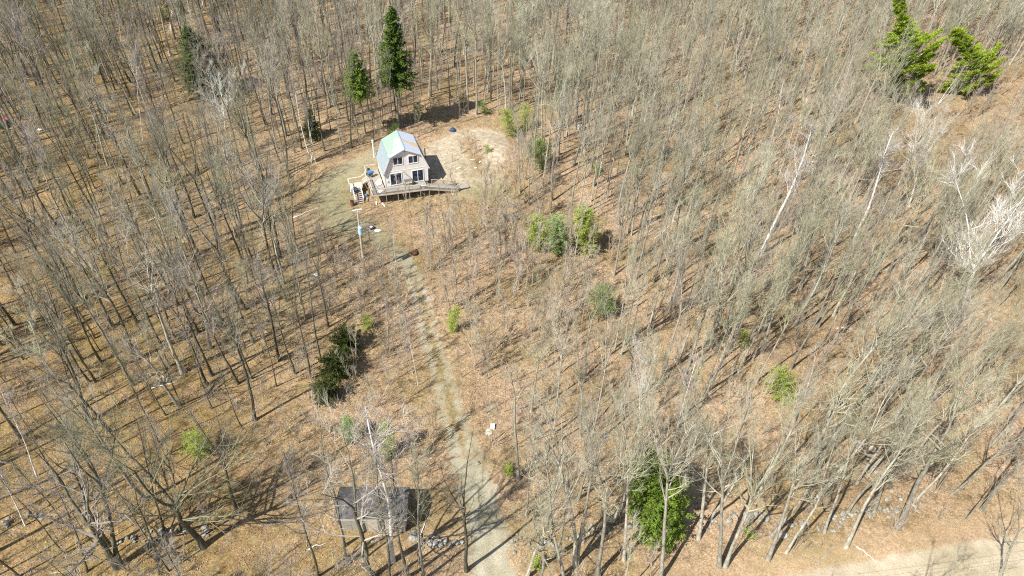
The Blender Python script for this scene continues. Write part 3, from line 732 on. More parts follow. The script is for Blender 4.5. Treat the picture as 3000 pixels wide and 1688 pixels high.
b_ = boards.build('decking', M['wood'], deck); b_['kind'] = 'stuff'
# the ramp sloping off to the right
RX0, RX1 = 6.34, 11.2
def rz(x): return 0 if x < RX0 else (x - RX0) / (RX1 - RX0) * (gz(11.2, -2) + .12)
rb = MB()
for kx in range(34):
    x0 = RX0 + .02 + kx * .143; z0 = rz(x0); rb.box(x0, x0 + .13, fy_(x0), fy_(x0) + 1.35, z0 - .03, z0)
r_ = rb.build('ramp_boards', M['wood'], deck); r_['kind'] = 'stuff'
# joists and rim
MB().bar((-2.35, fy_(-2.35) - .03, -.14), (RX0, fy_(RX0) - .03, -.14), .05, .24).build('rim_board', M['woodlight'], deck)
MB().bar((RX0, fy_(RX0) - .03, -.14), (RX1, fy_(RX1) - .03, rz(RX1) - .12), .05, .22).build('rim_board', M['woodlight'], deck)
MB().bar((RX0, fy_(RX0) + 1.38, -.14), (RX1, fy_(RX1) + 1.38, rz(RX1) - .12), .05, .20).build('rim_board', M['wood'], deck)
MB().bar((-2.38, fy_(-2.35), -.14), (-2.38, 5.5, -.14), .05, .24).build('rim_board', M['woodlight'], deck)
MB().bar((-2.38, 5.53, -.14), (-.2, 5.53, -.14), .05, .2).build('rim_board', M['wood'], deck)
def post(x, y, z0, z1, mt='wood', s=.10): MB().box(x - s / 2, x + s / 2, y - s / 2, y + s / 2, z0, z1).build('post', M[mt], deck)
def railing(P, top=.92, mt='wood', bal=True, closed_mt=None, posts=True):
    for a, b in zip(P[:-1], P[1:]):
        MB().bar((a[0], a[1], a[2] + top), (b[0], b[1], b[2] + top), .14, .04).build('rail', M[mt], deck)
        MB().bar((a[0], a[1], a[2] + .12), (b[0], b[1], b[2] + .12), .05, .06).build('rail', M[mt], deck)
        if bal:
            m = MB(); L = math.dist(a, b); n = int(L / .13)
            for q in range(1, n):
                t = q / n; x = a[0] + (b[0] - a[0]) * t; y = a[1] + (b[1] - a[1]) * t; z = a[2] + (b[2] - a[2]) * t
                m.box(x - .018, x + .018, y - .018, y + .018, z + .10, z + top)
            o = m.build('balusters', M[closed_mt or mt], deck); o['kind'] = 'stuff'
    if posts:
        for p in P: post(p[0], p[1], max(gz(p[0], p[1]) - .1, p[2] - 3), p[2] + top + .03, mt)
fr = [(-2.3, fy_(-2.3), 0)] + [(x, fy_(x), rz(x)) for x in (-.3, 1.55, 3.35, 5.1, 6.5, 8.0, 9.5, 11.1)]
railing(fr)
railing([(x, fy_(x) + 1.35, rz(x)) for x in (7.2, 9.1, 11.0)], mt='wood')
railing([(-2.33, fy_(-2.3), 0), (-2.33, .4, 0), (-2.33, 2.3, 0)], mt='woodlight', closed_mt='black')  # black balusters: the shade on this rail is put into their colour
railing([(-2.33, 3.6, 0), (-2.33, 5.5, 0)], mt='woodlight')
railing([(-2.33, 5.5, 0), (-.3, 5.5, 0)], mt='woodlight', bal=False)
for x in (.5, 2.5, 4.5): post(x, -.4, gz(x, -.4) - .1, -.04)

# ------------------------------------------------------------------ stairs on the left
st = empty('wooden_stairs', (HO[0], HO[1], DECK), (0, 0, HA))
tag(st, 'wooden stairs with a landing going down left of the deck', 'stairs')
SZ = -.55     # height of the landing
MB().box(-5.35, -3.3, 1.9, 3.4, SZ - .12, SZ).build('landing', M['woodlight'], st)
for k in range(3): MB().box(-3.28 + k * .31, -2.98 + k * .31, 2.45, 3.45, SZ + .135 + k * .14 - .04, SZ + .135 + k * .14).build('tread', M['woodlight'], st)
gb = gz(-4.6, -.6); nst = 8; run = 2.35
for k in range(nst):
    z = SZ - (k + 1) * (SZ - gb) / (nst + 1) ; y = 1.9 - (k + 1) * run / nst
    MB().box(-4.95, -3.75, y, y + .24, z - .045, z)  .build('tread', M['wood'], st)
for x in (-5.0, -3.70):
    MB().bar((x, 1.95, SZ - .12), (x, 1.9 - run - .05, gb), .06, .26).build('stringer', M['wood'], st)
    MB().bar((x, 1.95, SZ + .92), (x, 1.9 - run, gb + .95), .14, .05).build('rail', M['woodpale'], st)
    for y, z in ((1.95, SZ), (1.9 - run, gb)): MB().box(x - .05, x + .05, y - .05, y + .05, (gz(x, y) - .1), z + .96).build('post', M['woodlight'], st)
for a, b in (((-5.35, 3.4, SZ), (-3.35, 3.4, SZ)), ((-5.35, 3.4, SZ), (-5.35, 1.95, SZ)), ((-3.3, 3.45, SZ), (-2.4, 3.5, .02)), ((-3.3, 2.4, SZ), (-2.4, 2.4, .02))):
    MB().bar((a[0], a[1], a[2] + .95), (b[0], b[1], b[2] + .95), .12, .045).build('rail', M['woodpale'], st)
for x, y in ((-5.35, 3.4), (-3.35, 3.4), (-5.35, 1.95), (-3.3, 2.4)): MB().box(x - .05, x + .05, y - .05, y + .05, gz(x, y) - .1, SZ + .96).build('post', M['woodlight'], st)

def hl(x, y, z=None):     # house-local spot -> world
    w = HO + HU * x + HV * y
    return (w[0], w[1], DECK + z if z is not None else float(terr(w[0], w[1])))
# ------------------------------------------------------------------ things on and round the deck
g = empty('barbecue_grill', hl(-1.75, 3.4, 0), (0, 0, HA + .4)); tag(g, 'blue covered barbecue grill standing on the left part of the deck', 'grill')
MB().prism([(-.35, -.25, .85), (.35, -.25, .85), (.35, -.16, 1.12), (-.35, -.16, 1.12)], (0, .5, 0)).build('lid', M['tarpblue'], g)
MB().box(-.36, .36, -.27, .27, .55, .85).build('body', M['blue'], g); MB().box(.37, .75, -.2, .2, .78, .82).build('side_shelf', M['tarpblue'], g)
for x in (-.3, .3):
    for y in (-.2, .2): MB().bar((x, y, 0), (x, y, .55), .04, .04).build('leg', M['black'], g)
c = empty('folding_chair', hl(-1.9, 4.35, 0), (0, 0, HA - .6)); tag(c, 'black folding chair behind the blue grill on the deck', 'chair')
MB().box(-.25, .25, -.22, .22, .42, .46).build('seat', M['black'], c); MB().prism([(-.25, .2, .46), (.25, .2, .46), (.25, .32, .95), (-.25, .32, .95)], (0, .03, 0)).build('backrest', M['black'], c)
for x in (-.23, .23): 
    MB().bar((x, -.25, 0), (x, .25, .46), .03, .03).build('leg', M['black'], c); MB().bar((x, .25, 0), (x, -.22, .46), .03, .03).build('leg', M['black'], c)
def lump(name, loc, sx, sy, sz, mat, label, cat, seed, group=None, n=2, kind=None):
    bm = bmesh.new(); bmesh.ops.create_icosphere(bm, subdivisions=n, radius=1)
    r = random.Random(seed)
    ph = [r.uniform(0, 6) for _ in range(6)]
    for v in bm.verts:
        k = 1 + .18 * math.sin(v.co.x * 3 + ph[0]) + .14 * math.sin(v.co.y * 4 + ph[1]) + .12 * math.sin(v.co.z * 5 + ph[2]) + r.uniform(-.05, .05)
        v.co = Vector((v.co.x * sx * k, v.co.y * sy * k, max(-.25, v.co.z) * sz * k))
    me = bpy.data.meshes.new(name); bm.to_mesh(me); bm.free(); me.materials.append(M[mat] if isinstance(mat, str) else mat)
    o = link(name, me, None, loc); tag(o, label, cat, group, kind); return o
lump('plastic_sheet', hl(-.75, 1.5, .10), .55, .75, .35, 'whitecloth', 'crumpled white plastic sheet lying against the left wall of the house', 'sheet', 3)
lump('white_bag', hl(-.9, -1.0, .06), .55, .35, .28, 'whitecloth', 'white bag lying on the front left corner of the deck', 'bag', 7)
lump('dark_jacket', hl(-4.55, 1.45, SZ + .06), .35, .5, .2, 'blue', 'dark blue jacket dropped at the top of the stairs', 'jacket', 9)
lump('white_sack', hl(-5.15, 1.2, SZ + .35), .2, .45, .3, 'whitecloth', 'white sack hung over the left stair rail', 'sack', 12)
bn = empty('garden_bench', hl(3.55, -.32, 0), (0, 0, HA)); tag(bn, 'grey slatted bench against the front wall between the glass doors', 'bench')
for k in range(4): MB().box(-.62, .62, -.25 + k * .115, -.155 + k * .115, .42, .45).build('seat_slat', M['wood'], bn)
for k in range(4): MB().box(-.62, .62, .22, .25, .52 + k * .12, .61 + k * .12).build('back_slat', M['wood'], bn)
for x in (-.58, .58):
    MB().box(x - .03, x + .03, -.24, -.18, 0, .62).build('leg', M['wood'], bn); MB().box(x - .03, x + .03, .18, .215, 0, .98).build('leg', M['wood'], bn)
    MB().box(x - .035, x + .035, -.26, .2, .62, .65).build('armrest', M['wood'], bn)
pt = empty('plant_pot', hl(4.42, -.45, 0)); tag(pt, 'dark plant pot with a small green plant right of the bench', 'plant pot')
MB().lathe([(.13, 0), (.19, .32), (.21, .32), (.21, .36)], n=12).build('pot', M['black'], pt)
V, F = sprays(np.random.default_rng(1), np.random.default_rng(2).normal(0, .09, (40, 3)) + [0, 0, .5], np.random.default_rng(3).normal(0, 1, (40, 3)) + [0, 0, 1.0], .16, 2)
link('leaves', mesh_from('leaves', V, F, [M['hemlock']]), pt)
pl = empty('white_planter', hl(5.55, -1.55 - .38, 0), (0, 0, HA)); tag(pl, 'white slatted box standing inside the front deck railing', 'box')
for k in range(6): MB().box(-.5 + k * .17, -.36 + k * .17, -.16, -.135, 0, .55).build('slat', M['white'], pl)
MB().box(-.5, .5, -.13, .15, .03, .5).build('body', M['white'], pl)
lump('blue_ball', hl(-3.0, 1.1, gz(-3.0, 1.1) + .05), .27, .27, .4, 'tarpblue', 'light blue rounded bucket on the ground between stairs and deck', 'bucket', 5)
br = empty('rusty_barrel', hl(-5.55, -.55)); tag(br, 'rusty brown barrel beside the foot of the stairs', 'barrel')
M['rust'] = simple('rusty_brown_metal', (0.20, 0.08, 0.05), .8, .3, 5)
MB().lathe([(.30, 0), (.30, .28), (.32, .30), (.30, .32), (.30, .56), (.32, .58), (.30, .60), (.30, .85)], n=14).build('drum', M['rust'], br, sm=False)
MB().lathe([(.31, .85), (.31, .88), (.05, .89)], n=14).build('lid', M['black'], br)
# boards, pipes and odds and ends lying about
def board(a, b, w, h, mat, label, cat='board', group=None, lift=.02, name='board'):
    A = at(*a); B = at(*b); c = (A + B) / 2
    za = float(terr(A[0], A[1])) + lift + h / 2; zb = float(terr(B[0], B[1])) + lift + h / 2
    e = Vector((B[0] - A[0], B[1] - A[1], zb - za)); L = e.length
    m = MB(); m.box(-L / 2, L / 2, -w / 2, w / 2, -h / 2, h / 2)
    q = e.to_track_quat('X', 'Z').to_euler()
    o = m.build(name, M[mat], None, (c[0], c[1], (za + zb) / 2), q); return tag(o, label, cat, group)
board((1032, 618), (1060, 613), .16, .05, 'white', 'long white board lying on the grass above the utility pole')
board((1102, 592), (1104, 602), .14, .12, 'white', 'short white post lying below the front left corner of the deck', 'post', name='fence_post')
board((1119, 596), (1129, 607), .14, .12, 'white', 'longer white post lying slantwise below the deck', 'post', name='fence_post')
board((1324, 551), (1337, 549), .25, .05, 'woodpale', 'pale plank lying in front of the ramp end')
for i, (p, q, w, mt, lb) in enumerate([((1337, 495), (1349, 491), .22, 'white', 'brightest white plank lying in the middle of the sandy yard'), ((1328, 490), (1341, 484), .12, 'woodpale', 'thin pale lath just above the white plank in the yard'),
        ((1297, 456), (1310, 452), .14, 'woodpale', 'pale lath at the top edge of the house shadow'), ((1297, 481), (1304, 477), .14, 'woodpale', 'short pale lath right of the house shadow'),
        ((1376, 470), (1391, 467), .12, 'woodpale', 'thin pale lath at the right side of the yard'), ((1361, 498), (1368, 496), .16, 'woodpale', 'short pale lath right of the white plank'), ((1390, 492), (1396, 493), .25, 'white', 'small white block at the right of the yard')]):
    board(p, q, w, .05, mt, lb)
board((1405, 476), (1408, 477), .3, .2, 'white', 'tiny white block by the earth heap', 'block', name='block')
pal = empty('wooden_pallet', at(1357, 545) + [0, 0, .02], (0, 0, HA)); tag(pal, 'grey wooden pallet platform on the ground past the ramp end', 'pallet')
for k in range(8): MB().box(-.85 + k * .215, -.66 + k * .215, -.8, .8, .12, .145).build('board', M['wood'], pal)
for y in (-.7, 0, .7): MB().box(-.85, .85, y - .05, y + .05, -.05, .118).build('bearer', M['wood'], pal)
def bollard(px, py, h, r, mat, label):
    b = at(px, py); o = empty('yard_post', b); tag(o, label, 'post')
    MB().lathe([(r, -.2), (r, h)], n=8).build('post', M[mat], o); MB().lathe([(r * 1.4, h + .002), (r * 1.5, h + .05), (r * .8, h + .09)], n=8).build('cap', M['woodpale'], o)
bollard(1246, 465, 1.9, .09, 'black', 'dark post right behind the house')
bollard(1325, 474, 1.7, .05, 'wood', 'thin post standing alone in the sandy yard')
lump('blue_tarp_bundle', at(1325, 383) + [0, 0, .05], .7, .5, .45, 'blue', 'dark blue bundle on the ground at the back of the yard', 'bundle', 21)
dish = empty('round_bin', at(1088, 670)); tag(dish, 'round dark tub with a white lid on the leaves below the deck', 'tub')
M['purple'] = simple('dark_violet_plastic', (0.08, 0.05, 0.14), .5, .2)
MB().lathe([(.34, 0), (.42, .3), (.44, .3), (.44, .34)], n=16).build('tub', M['purple'], dish); MB().lathe([(.22, .345), (.22, .38), (.05, .40)], n=14).build('lid', M['whitecloth'], dish)
lump('crumpled_sheet', at(1105, 676) + [0, 0, .03], .5, .3, .12, 'whitecloth', 'crumpled pale sheet on the leaves right of the dark tub', 'sheet', 31)
rt = lump('red_tarp', at(8, 366) + [0, 0, .7], 1.0, .8, .6, simple('red_tarp', (0.42, 0.07, 0.07), .6, .2), 'red tarp at the far left edge among the trees', 'tarp', 41)
lump('red_cover', at(20, 357) + [0, 0, .6], .7, .5, .5, rt.data.materials[0], 'smaller red cover behind the red tarp', 'cover', 42)
tk = empty('green_drum', at(10, 374)); tag(tk, 'dark green drum under the red tarp at the left edge', 'drum'); MB().lathe([(.7, 0), (.75, .4), (.7, .75), (.3, .8)], n=14).build('drum', simple('dark_green_metal', (.03, .07, .04), .5), tk)

# ------------------------------------------------------------------ shed
M['shedwall'] = simple('grey_shed_boards', (0.30, 0.29, 0.24), .85, .10, 2.0)
M['shedroof'] = simple('dark_grey_shed_roof', (0.085, 0.083, 0.085), .9, .5, 3.5, rnd=.35)
sb = at(1023, 1561); shed_z = float(terr(-12.5, 34.5))
shed = empty('garden_shed', (-16.0, 33.35, shed_z), (0, 0, .05)); tag(shed, 'small grey shed with a dark roof below the bend of the drive', 'shed')
SW, SDp, SH, SR = 6.55, 3.3, 2.45, 3.05
MB().prism([(0.03, .03, -.2), (0.03, SDp - .03, -.2), (0.03, SDp - .03, SH - .02), (0.03, SDp / 2, SR - .06), (0.03, .03, SH - .02)], (SW - .06, 0, 0)).build('wall', M['shedwall'], shed)
for k in range(5):
    x0 = k * SW / 5; MB().box(x0 + .012, x0 + SW / 5 - .012, -.02, .028, -.1, SH - .06).build('wall_panel', M['shedwall'], shed)
for k in range(3):
    y0 = .03 + k * (SDp - .06) / 3; MB().box(SW - .028, SW + .02, y0 + .012, y0 + (SDp - .06) / 3 - .012, -.1, SH - .06).build('side_panel', M['shedwall'], shed)
fv = (SR - SH) / (SDp / 2)
for sgn in (0, 1):
    ns = 6
    for k in range(ns):
        x0 = -.28 + k * (SW + .56) / ns + .006; x1 = x0 + (SW + .56) / ns - .012
        ya, yb = (-.06, SDp / 2 - .01) if sgn == 0 else (SDp + .22, SDp / 2 + .01)
        za, zb = SH - (.06 if sgn == 0 else .22) * fv, SR - .01
        MB().prism([(x0, ya, za), (x0, yb, zb), (x0, yb, zb + .06), (x0, ya, za + .06)], (x1 - x0, 0, 0)).build('roof_panel', M['shedroof'], shed)
MB().box(-.3, SW + .3, SDp / 2 - .1, SDp / 2 + .1, SR + .052, SR + .085).build('ridge_cap', M['shedroof'], shed)
MB().box(-.29, SW + .29, -.10, -.07, SH - .22, SH - .045).build('fascia_board', M['woodlight'], shed)

dm = MB(); dm.box(2.9, 3.9, -.035, -.021, -.05, 1.95); dm.build('door', M['woodlight'], shed)
# ------------------------------------------------------------------ utility pole and lines
pb = at(1069, 803); ptp = top_at(pb, 1048, 622); PHt = ptp[2] - pb[2]
pole = empty('utility_pole', pb, orient(pb, ptp, math.pi)[0]); tag(pole, 'wooden utility pole with a round transformer beside the drive', 'utility pole')
M['polewood'] = simple('brown_pole_wood', (0.50, 0.43, 0.35), .85, .2, 4, stretch=(1, 1, .2))
M['polelow'] = simple('orange_brown_pole_wood', (0.30, 0.16, 0.05), .85, .25, 4)
MB().lathe([(.19, -.3), (.18, 2.6)], n=10).build('pole_base', M['polelow'], pole)
MB().lathe([(.178, 2.6), (.13, PHt - .5), (.12, PHt - .1), (.04, PHt)], n=10).build('pole', M['polewood'], pole)
M['transf'] = simple('pale_blue_transformer', (0.42, 0.62, 0.76), .45, .05)
tx = MB().lathe([(.26, PHt - 3.2), (.30, PHt - 3.15), (.30, PHt - 2.1), (.24, PHt - 2.0), (.1, PHt - 1.95)], (.52, .05, 0), 14).build('transformer', M['transf'], pole)
MB().lathe([(.05, PHt - 1.95), (.06, PHt - 1.8), (.03, PHt - 1.7)], (.55, .05, 0), 8).build('bushing', M['concrete'], tx)
for z in (PHt - 2.3, PHt - 3.0): MB().box(.1, .3, -.03, .1, z, z + .06).build('bracket', M['black'], pole)
MB().lathe([(.05, PHt), (.09, PHt + .08), (.05, PHt + .22)], n=8).build('insulator', M['transf'], pole)
M['wire'] = simple('grey_wire', (0.22, 0.21, 0.20), .6, .1)
def wire(a, b, sag, label, r=.022, n=24):
    a = np.array(a, float); b = np.array(b, float); t = np.linspace(0, 1, n)[:, None]
    P = a + (b - a) * t; P[:, 2] -= (sag * 4 * t * (1 - t))[:, 0]
    m = MB(); m.tube(P, np.full(n, r), 4); o = m.build('power_line', M['wire']); tag(o, label, 'wire')
e1 = at(640, 1640, 9.0); e0 = at(776, 1308, 9.3)
wire(ptp, e1 + (e1 - e0) * .6, .5, 'thin power line running from the pole down to the lower left')
hp = hl(.2, .1, 2.9); wire(ptp - [0, 0, .9], hp, .4, 'service wire from the pole to the front corner of the house', .018)
wire(at(2500, 1700, 8.5), at(3120, 1612, 8.5), .1, 'upper power line crossing the pale road at the lower right', .011)
wire(at(2560, 1722, 8.0), at(3120, 1640, 8.0), .1, 'lower power line crossing the pale road at the lower right', .011)

# ------------------------------------------------------------------ stone walls and boulders
def stone_mesh(seed):
    r = random.Random(seed); bm = bmesh.new(); bmesh.ops.create_icosphere(bm, subdivisions=1, radius=.5)
    for v in bm.verts: v.co = Vector((v.co.x * r.uniform(.8, 1.15), v.co.y * r.uniform(.8, 1.15), v.co.z * r.uniform(.75, 1.1)))
    me = bpy.data.meshes.new('stone'); bm.to_mesh(me); bm.free(); me.materials.append(M['stone']); return me
STONES = [stone_mesh(i) for i in range(8)]
def stone_wall(pl, label, seed, w=.55, n_per_m=4.0, mx=290, tumbled=.6):
    r = random.Random(seed); P = [at(*p) for p in pl]; o0 = P[len(P) // 2]
    root = empty('stone_wall', o0); tag(root, label, 'wall', None, 'thing')
    tot = sum(np.linalg.norm(b - a) for a, b in zip(P[:-1], P[1:])); n = min(mx, int(tot * n_per_m)); 
    for k in range(n):
        s = r.random() * tot; q = 0
        while q < len(P) - 2 and s > np.linalg.norm(P[q + 1] - P[q]): s -= np.linalg.norm(P[q + 1] - P[q]); q += 1
        d = (P[q + 1] - P[q]); L = np.linalg.norm(d); p = P[q] + d * (s / L); nrm = np.array([-d[1], d[0]]) / L
        off = r.gauss(0, w * (.5 if r.random() > .2 else 1.3)); x, y = p[0] + nrm[0] * off, p[1] + nrm[1] * off
        sz = r.uniform(.28, .62) * (1.3 if r.random() < .12 else 1)
        lift = max(0, .32 * (1 - abs(off) / w)) * r.random()
        o = link('stone', r.choice(STONES), root, (x - o0[0], y - o0[1], float(terr(x, y)) + sz * .18 + lift - o0[2]), (r.uniform(-.4, .4), r.uniform(-.4, .4), r.uniform(0, 6)))
        o.scale = (sz * r.uniform(.8, 1.4), sz, sz * r.uniform(.5, .8))
    return root
stone_wall([(1500, 1585), (1570, 1598), (1640, 1590), (1700, 1565), (1780, 1552), (1860, 1545), (1950, 1550), (2040, 1540), (2110, 1535), (2200, 1505), (2290, 1540), (2380, 1545), (2470, 1515), (2540, 1500), (2640, 1495)], 'long tumbled stone wall in the woods right of the driveway end', 1, mx=290)
stone_wall([(2700, 1510), (2620, 1440), (2560, 1385), (2525, 1330), (2500, 1290)], 'short tumbled stone wall climbing away from the road at the lower right', 2, n_per_m=3.6)
stone_wall([(1225, 1590), (1275, 1590), (1330, 1600), (1360, 1585)], 'heap of wall stones between the shed and the driveway', 3, n_per_m=7)
stone_wall([(330, 1590), (450, 1575), (540, 1560), (620, 1562)], 'low stone wall under the big trees at the lower left', 4, n_per_m=3)
stone_wall([(0, 1545), (60, 1520), (130, 1500)], 'bit of stone wall at the far lower left edge', 5, n_per_m=3)
for i, (px, py, s, lb) in enumerate([(1213, 1572, .62, 'rounded pale boulder at the right front corner of the shed'), (1508, 642, .8, 'pale boulder between saplings right of the house'), (2290, 1570, .55, 'round pale boulder in front of the stone wall at the lower right'),
        (928, 808, .4, 'small white stone in the leaves left of the utility pole'), (1400, 1358, .25, 'small pale stone on the right edge of the driveway'), (118, 383, .4, 'small pale stone among trees at the upper left edge'), (1635, 365, 1.1, 'pale rock outcrop among trees behind the yard'), (1700, 378, .9, 'grey flat rock among trees right of the yard')]):
    lump('boulder', at(px, py) + [0, 0, .1], s, s * .85, s * .7, 'stone' if i not in (3, 5) else 'white', lb, 'boulder', 60 + i)
wb = empty('white_box', at(1443, 1253)); tag(wb, 'small white box by a dark hole right of the driveway', 'box'); MB().box(-.22, .22, -.3, .3, 0, .3).build('body', M['whitecloth'], wb); MB().box(-.24, .24, -.32, .32, .3, .34).build('lid', M['white'], wb)
lump('dark_stump', at(1432, 1268) + [0, 0, .02], .5, .4, .25, 'bark', 'dark rotten stump beside the small white box', 'stump', 71)
lump('brown_root_ball', at(1213, 744) + [0, 0, .1], .55, .5, .5, simple('dark_brown_root', (.10, .05, .025), .95, .4, 8), 'dark brown root ball at the upper end of the driveway', 'stump', 72)
wd = MB(); wd.lathe([(.32, 0), (.34, .03), (.34, .08), (.30, .10)], n=16)
tag(wd.build('white_disc', M['woodpale'], None, at(2553, 1320) + [0, 0, .3], (.5, -.2, 0)), 'round white lid lying on stones in the right wood', 'lid')
M['orange'] = simple('orange_tape', (0.75, 0.12, 0.02), .5, .1)
for (px, py, lb) in [(2473, 1227, 'orange survey ribbon in the right wood, uppermost of three'), (2943, 1311, 'red orange survey ribbon close to the right picture edge'), (2762, 1395, 'orange survey ribbon low above the big sunlit trunk')]:
    b = at(px, py + 14); r = empty('survey_ribbon', b); tag(r, lb, 'ribbon'); MB().bar((0, 0, -.1), (0, 0, 1.3), .03, .03).build('stake', M['woodpale'], r)
    MB().prism([(-.02, -.03, 1.05), (.16, -.06, 1.0), (.18, -.02, 1.2), (-.02, -.03, 1.28)], (0, .02, 0)).build('tape', M['orange'], r)

# ------------------------------------------------------------------ evergreens
cn = place_conifer
cn('spruce_tree', 1, (1168, 378), (1138, 8), 3.6, .42, 'spruce', 'spruce', 'tall dark spruce with bare lower trunk behind the house', 'tree')
cn('spruce_tree', 2, (1070, 392), (1036, 138), 2.6, .50, 'spruce', 'hemlock', 'shorter green spruce left of the tall dark spruce', 'tree')
cn('evergreen_tree', 3, (915, 405), (900, 318), 1.9, .12, 'hemlock', 'darkgreen', 'small dark evergreen at the foot of a white crowned tree', 'tree')
cn('hemlock_tree', 4, (615, 275), (545, 68), 5.2, .12, 'hemlock', 'dullgreen', 'broad hemlock half hidden by bare trees at the upper left', 'tree')
cn('pine_tree', 5, (2690, 325), (2638, -40), 6.4, .18, 'pine', 'pine', 'big bright green pine at the top right', 'tree')
cn('pine_tree', 6, (2885, 285), (2838, 60), 5.8, .18, 'pine', 'pine', 'smaller bright green pine with long side limbs, right of the big pine', 'tree')
cn('hemlock_tree', 7, (1933, 1568), (1915, 1345), 3.25, .04, 'round', 'hemlock', 'dense green hemlock at the stone wall near the bottom', 'tree')
for q, (b, t, rr, w) in enumerate([((1012, 1025), (1012, 975), 2.2, 'uppermost'), ((985, 1100), (985, 1045), 2.5, 'middle'), ((955, 1170), (955, 1122), 2.0, 'lowest')]):
    cn('evergreen_bush', 8 + 100 * q, b, t, rr, .04, 'round', 'darkgreen', w + ' of three dark shaded evergreen bushes left of the driveway', 'bush', 'dark evergreen bushes left of the driveway')  # dark needle colour includes the shade these bushes stand in
SM = [((1592, 492), (1575, 410), 2.8, 'hemlock', 'bright green small evergreen right of the yard'), ((1505, 400), (1480, 318), 2.2, 'olive', 'loose yellowish evergreen behind the earth heap'),
      ((1545, 380), (1535, 305), 1.8, 'olive', 'thin yellowish evergreen right of the one behind the earth heap'),
      ((1578, 735), (1570, 630), 2.2, 'olive', 'yellow green bush, leftmost of three in the middle scrub'), ((1645, 745), (1628, 635), 2.8, 'bluegreen', 'soft blue green bush between two yellow green ones'),
      ((1728, 745), (1708, 605), 2.7, 'olive', 'tallest yellow green bush of three in the middle scrub'), ((1775, 925), (1765, 845), 2.6, 'hemlock', 'rounded green bush under bare trees right of centre'),
      ((1322, 972), (1335, 895), 1.0, 'olive', 'narrow yellow green bush on the right of the driveway'), ((1022, 1292), (1018, 1222), 1.4, 'bluegreen', 'soft green bush left of the driveway above the birch'),
      ((1140, 1335), (1122, 1240), 1.2, 'olive', 'yellow green bush behind the birch by the shed'), ((585, 1335), (568, 1270), 2.0, 'olive', 'dull green bush in the shade at the lower left'),
      ((2185, 1020), (2180, 965), 1.0, 'olive', 'little yellow green bush in the right wood'), ((2305, 1180), (2280, 1080), 2.2, 'olive', 'yellow green loose bush low in the right wood'),
      ((1425, 335), (1412, 298), 1.6, 'hemlock', 'green bush at the back edge of the yard'), ((1362, 318), (1356, 285), 1.3, 'hemlock', 'low green bush left of the green bush behind the yard'),
      ((1650, 265), (1635, 165), 1.8, 'spruce', 'thin dark evergreen behind bare trunks at the top centre'), ((1700, 255), (1688, 190), 1.6, 'olive', 'thin olive evergreen right of the dark one at the top centre'),
      ((1575, 1665), (1572, 1640), .9, 'olive', 'tiny yellow green bush at the bottom edge'), ((1492, 1388), (1487, 1362), .8, 'olive', 'tiny yellow green bush right of the driveway foot'),
      ((1755, 515), (1748, 478), 1.2, 'olive', 'small yellow green bush at the left of a pair right of the yard'), ((1872, 525), (1862, 492), 1.0, 'olive', 'small yellow green bush at the right of a pair right of the yard'),
      ((1075, 965), (1070, 925), 1.0, 'olive', 'faint green bush just left of the upper driveway'), ((2195, 1575), (2197, 1550), .7, 'olive', 'tiny bright green bush at the stone wall'), ((1428, 446), (1430, 425), .8, 'olive', 'tiny green bush on the earth heap'),
      ((480, 60), (470, 20), 1.8, 'olive', 'faint green bush under bare trees at the top left'), ((1130, 412), (1165, 360), 0.9, 'hemlock', 'low green bush behind the house roof'), ((1225, 345), (1222, 300), 1.3, 'olive', 'faint green bush among poles behind the house')]
for i, (b, t, r, k, lb) in enumerate(SM):
    kind = 'spruce' if k == 'spruce' else 'shrub'
    cn('evergreen_bush' if kind == 'shrub' else 'evergreen_tree', 20 + i, b, t, r, .04 if kind == 'shrub' else .2, kind, k, lb, 'bush' if kind == 'shrub' else 'tree')

# ------------------------------------------------------------------ landmark bare trees
R1 = random.Random(11)
occupied = []
def lm(style, b, t, label, thick=1.0, vi=None, cat='tree', name=None):
    B = at(*b); Tt = top_at(B, *t); v = VAR[style][R1.randrange(len(VAR[style])) if vi is None else vi]
    nm = name or {'birch': 'birch_tree', 'pale': 'pale_tree'}.get(style, 'bare_tree')
    o = place_tree(nm, v, B, Tt, R1.uniform(0, 6.28), thick); occupied.append((B[0], B[1], (6.0 if 'large white' in label else 3.4) if style in ('birch', 'pale') else 1.2)); tag(o, label, cat); return o
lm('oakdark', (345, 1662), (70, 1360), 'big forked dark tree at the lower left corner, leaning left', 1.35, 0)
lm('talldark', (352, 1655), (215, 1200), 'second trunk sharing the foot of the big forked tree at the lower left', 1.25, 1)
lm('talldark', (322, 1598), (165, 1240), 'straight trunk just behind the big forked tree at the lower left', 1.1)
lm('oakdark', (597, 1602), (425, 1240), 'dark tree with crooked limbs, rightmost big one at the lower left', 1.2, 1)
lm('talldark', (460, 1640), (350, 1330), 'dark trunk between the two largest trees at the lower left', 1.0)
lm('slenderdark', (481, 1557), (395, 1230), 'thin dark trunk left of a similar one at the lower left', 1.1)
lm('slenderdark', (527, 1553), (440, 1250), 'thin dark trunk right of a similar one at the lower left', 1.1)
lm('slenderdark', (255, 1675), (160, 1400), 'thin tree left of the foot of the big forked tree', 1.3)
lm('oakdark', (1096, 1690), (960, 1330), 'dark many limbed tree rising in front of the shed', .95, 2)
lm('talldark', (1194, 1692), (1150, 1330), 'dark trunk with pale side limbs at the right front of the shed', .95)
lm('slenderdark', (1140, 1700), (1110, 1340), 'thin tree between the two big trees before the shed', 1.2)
lm('slenderdark', (1010, 1600), (950, 1250), 'thin bare tree left of the shed', 1.2); lm('slenderdark', (930, 1690), (830, 1330), 'thin bare tree in the lower clearing left of the shed', 1.1)
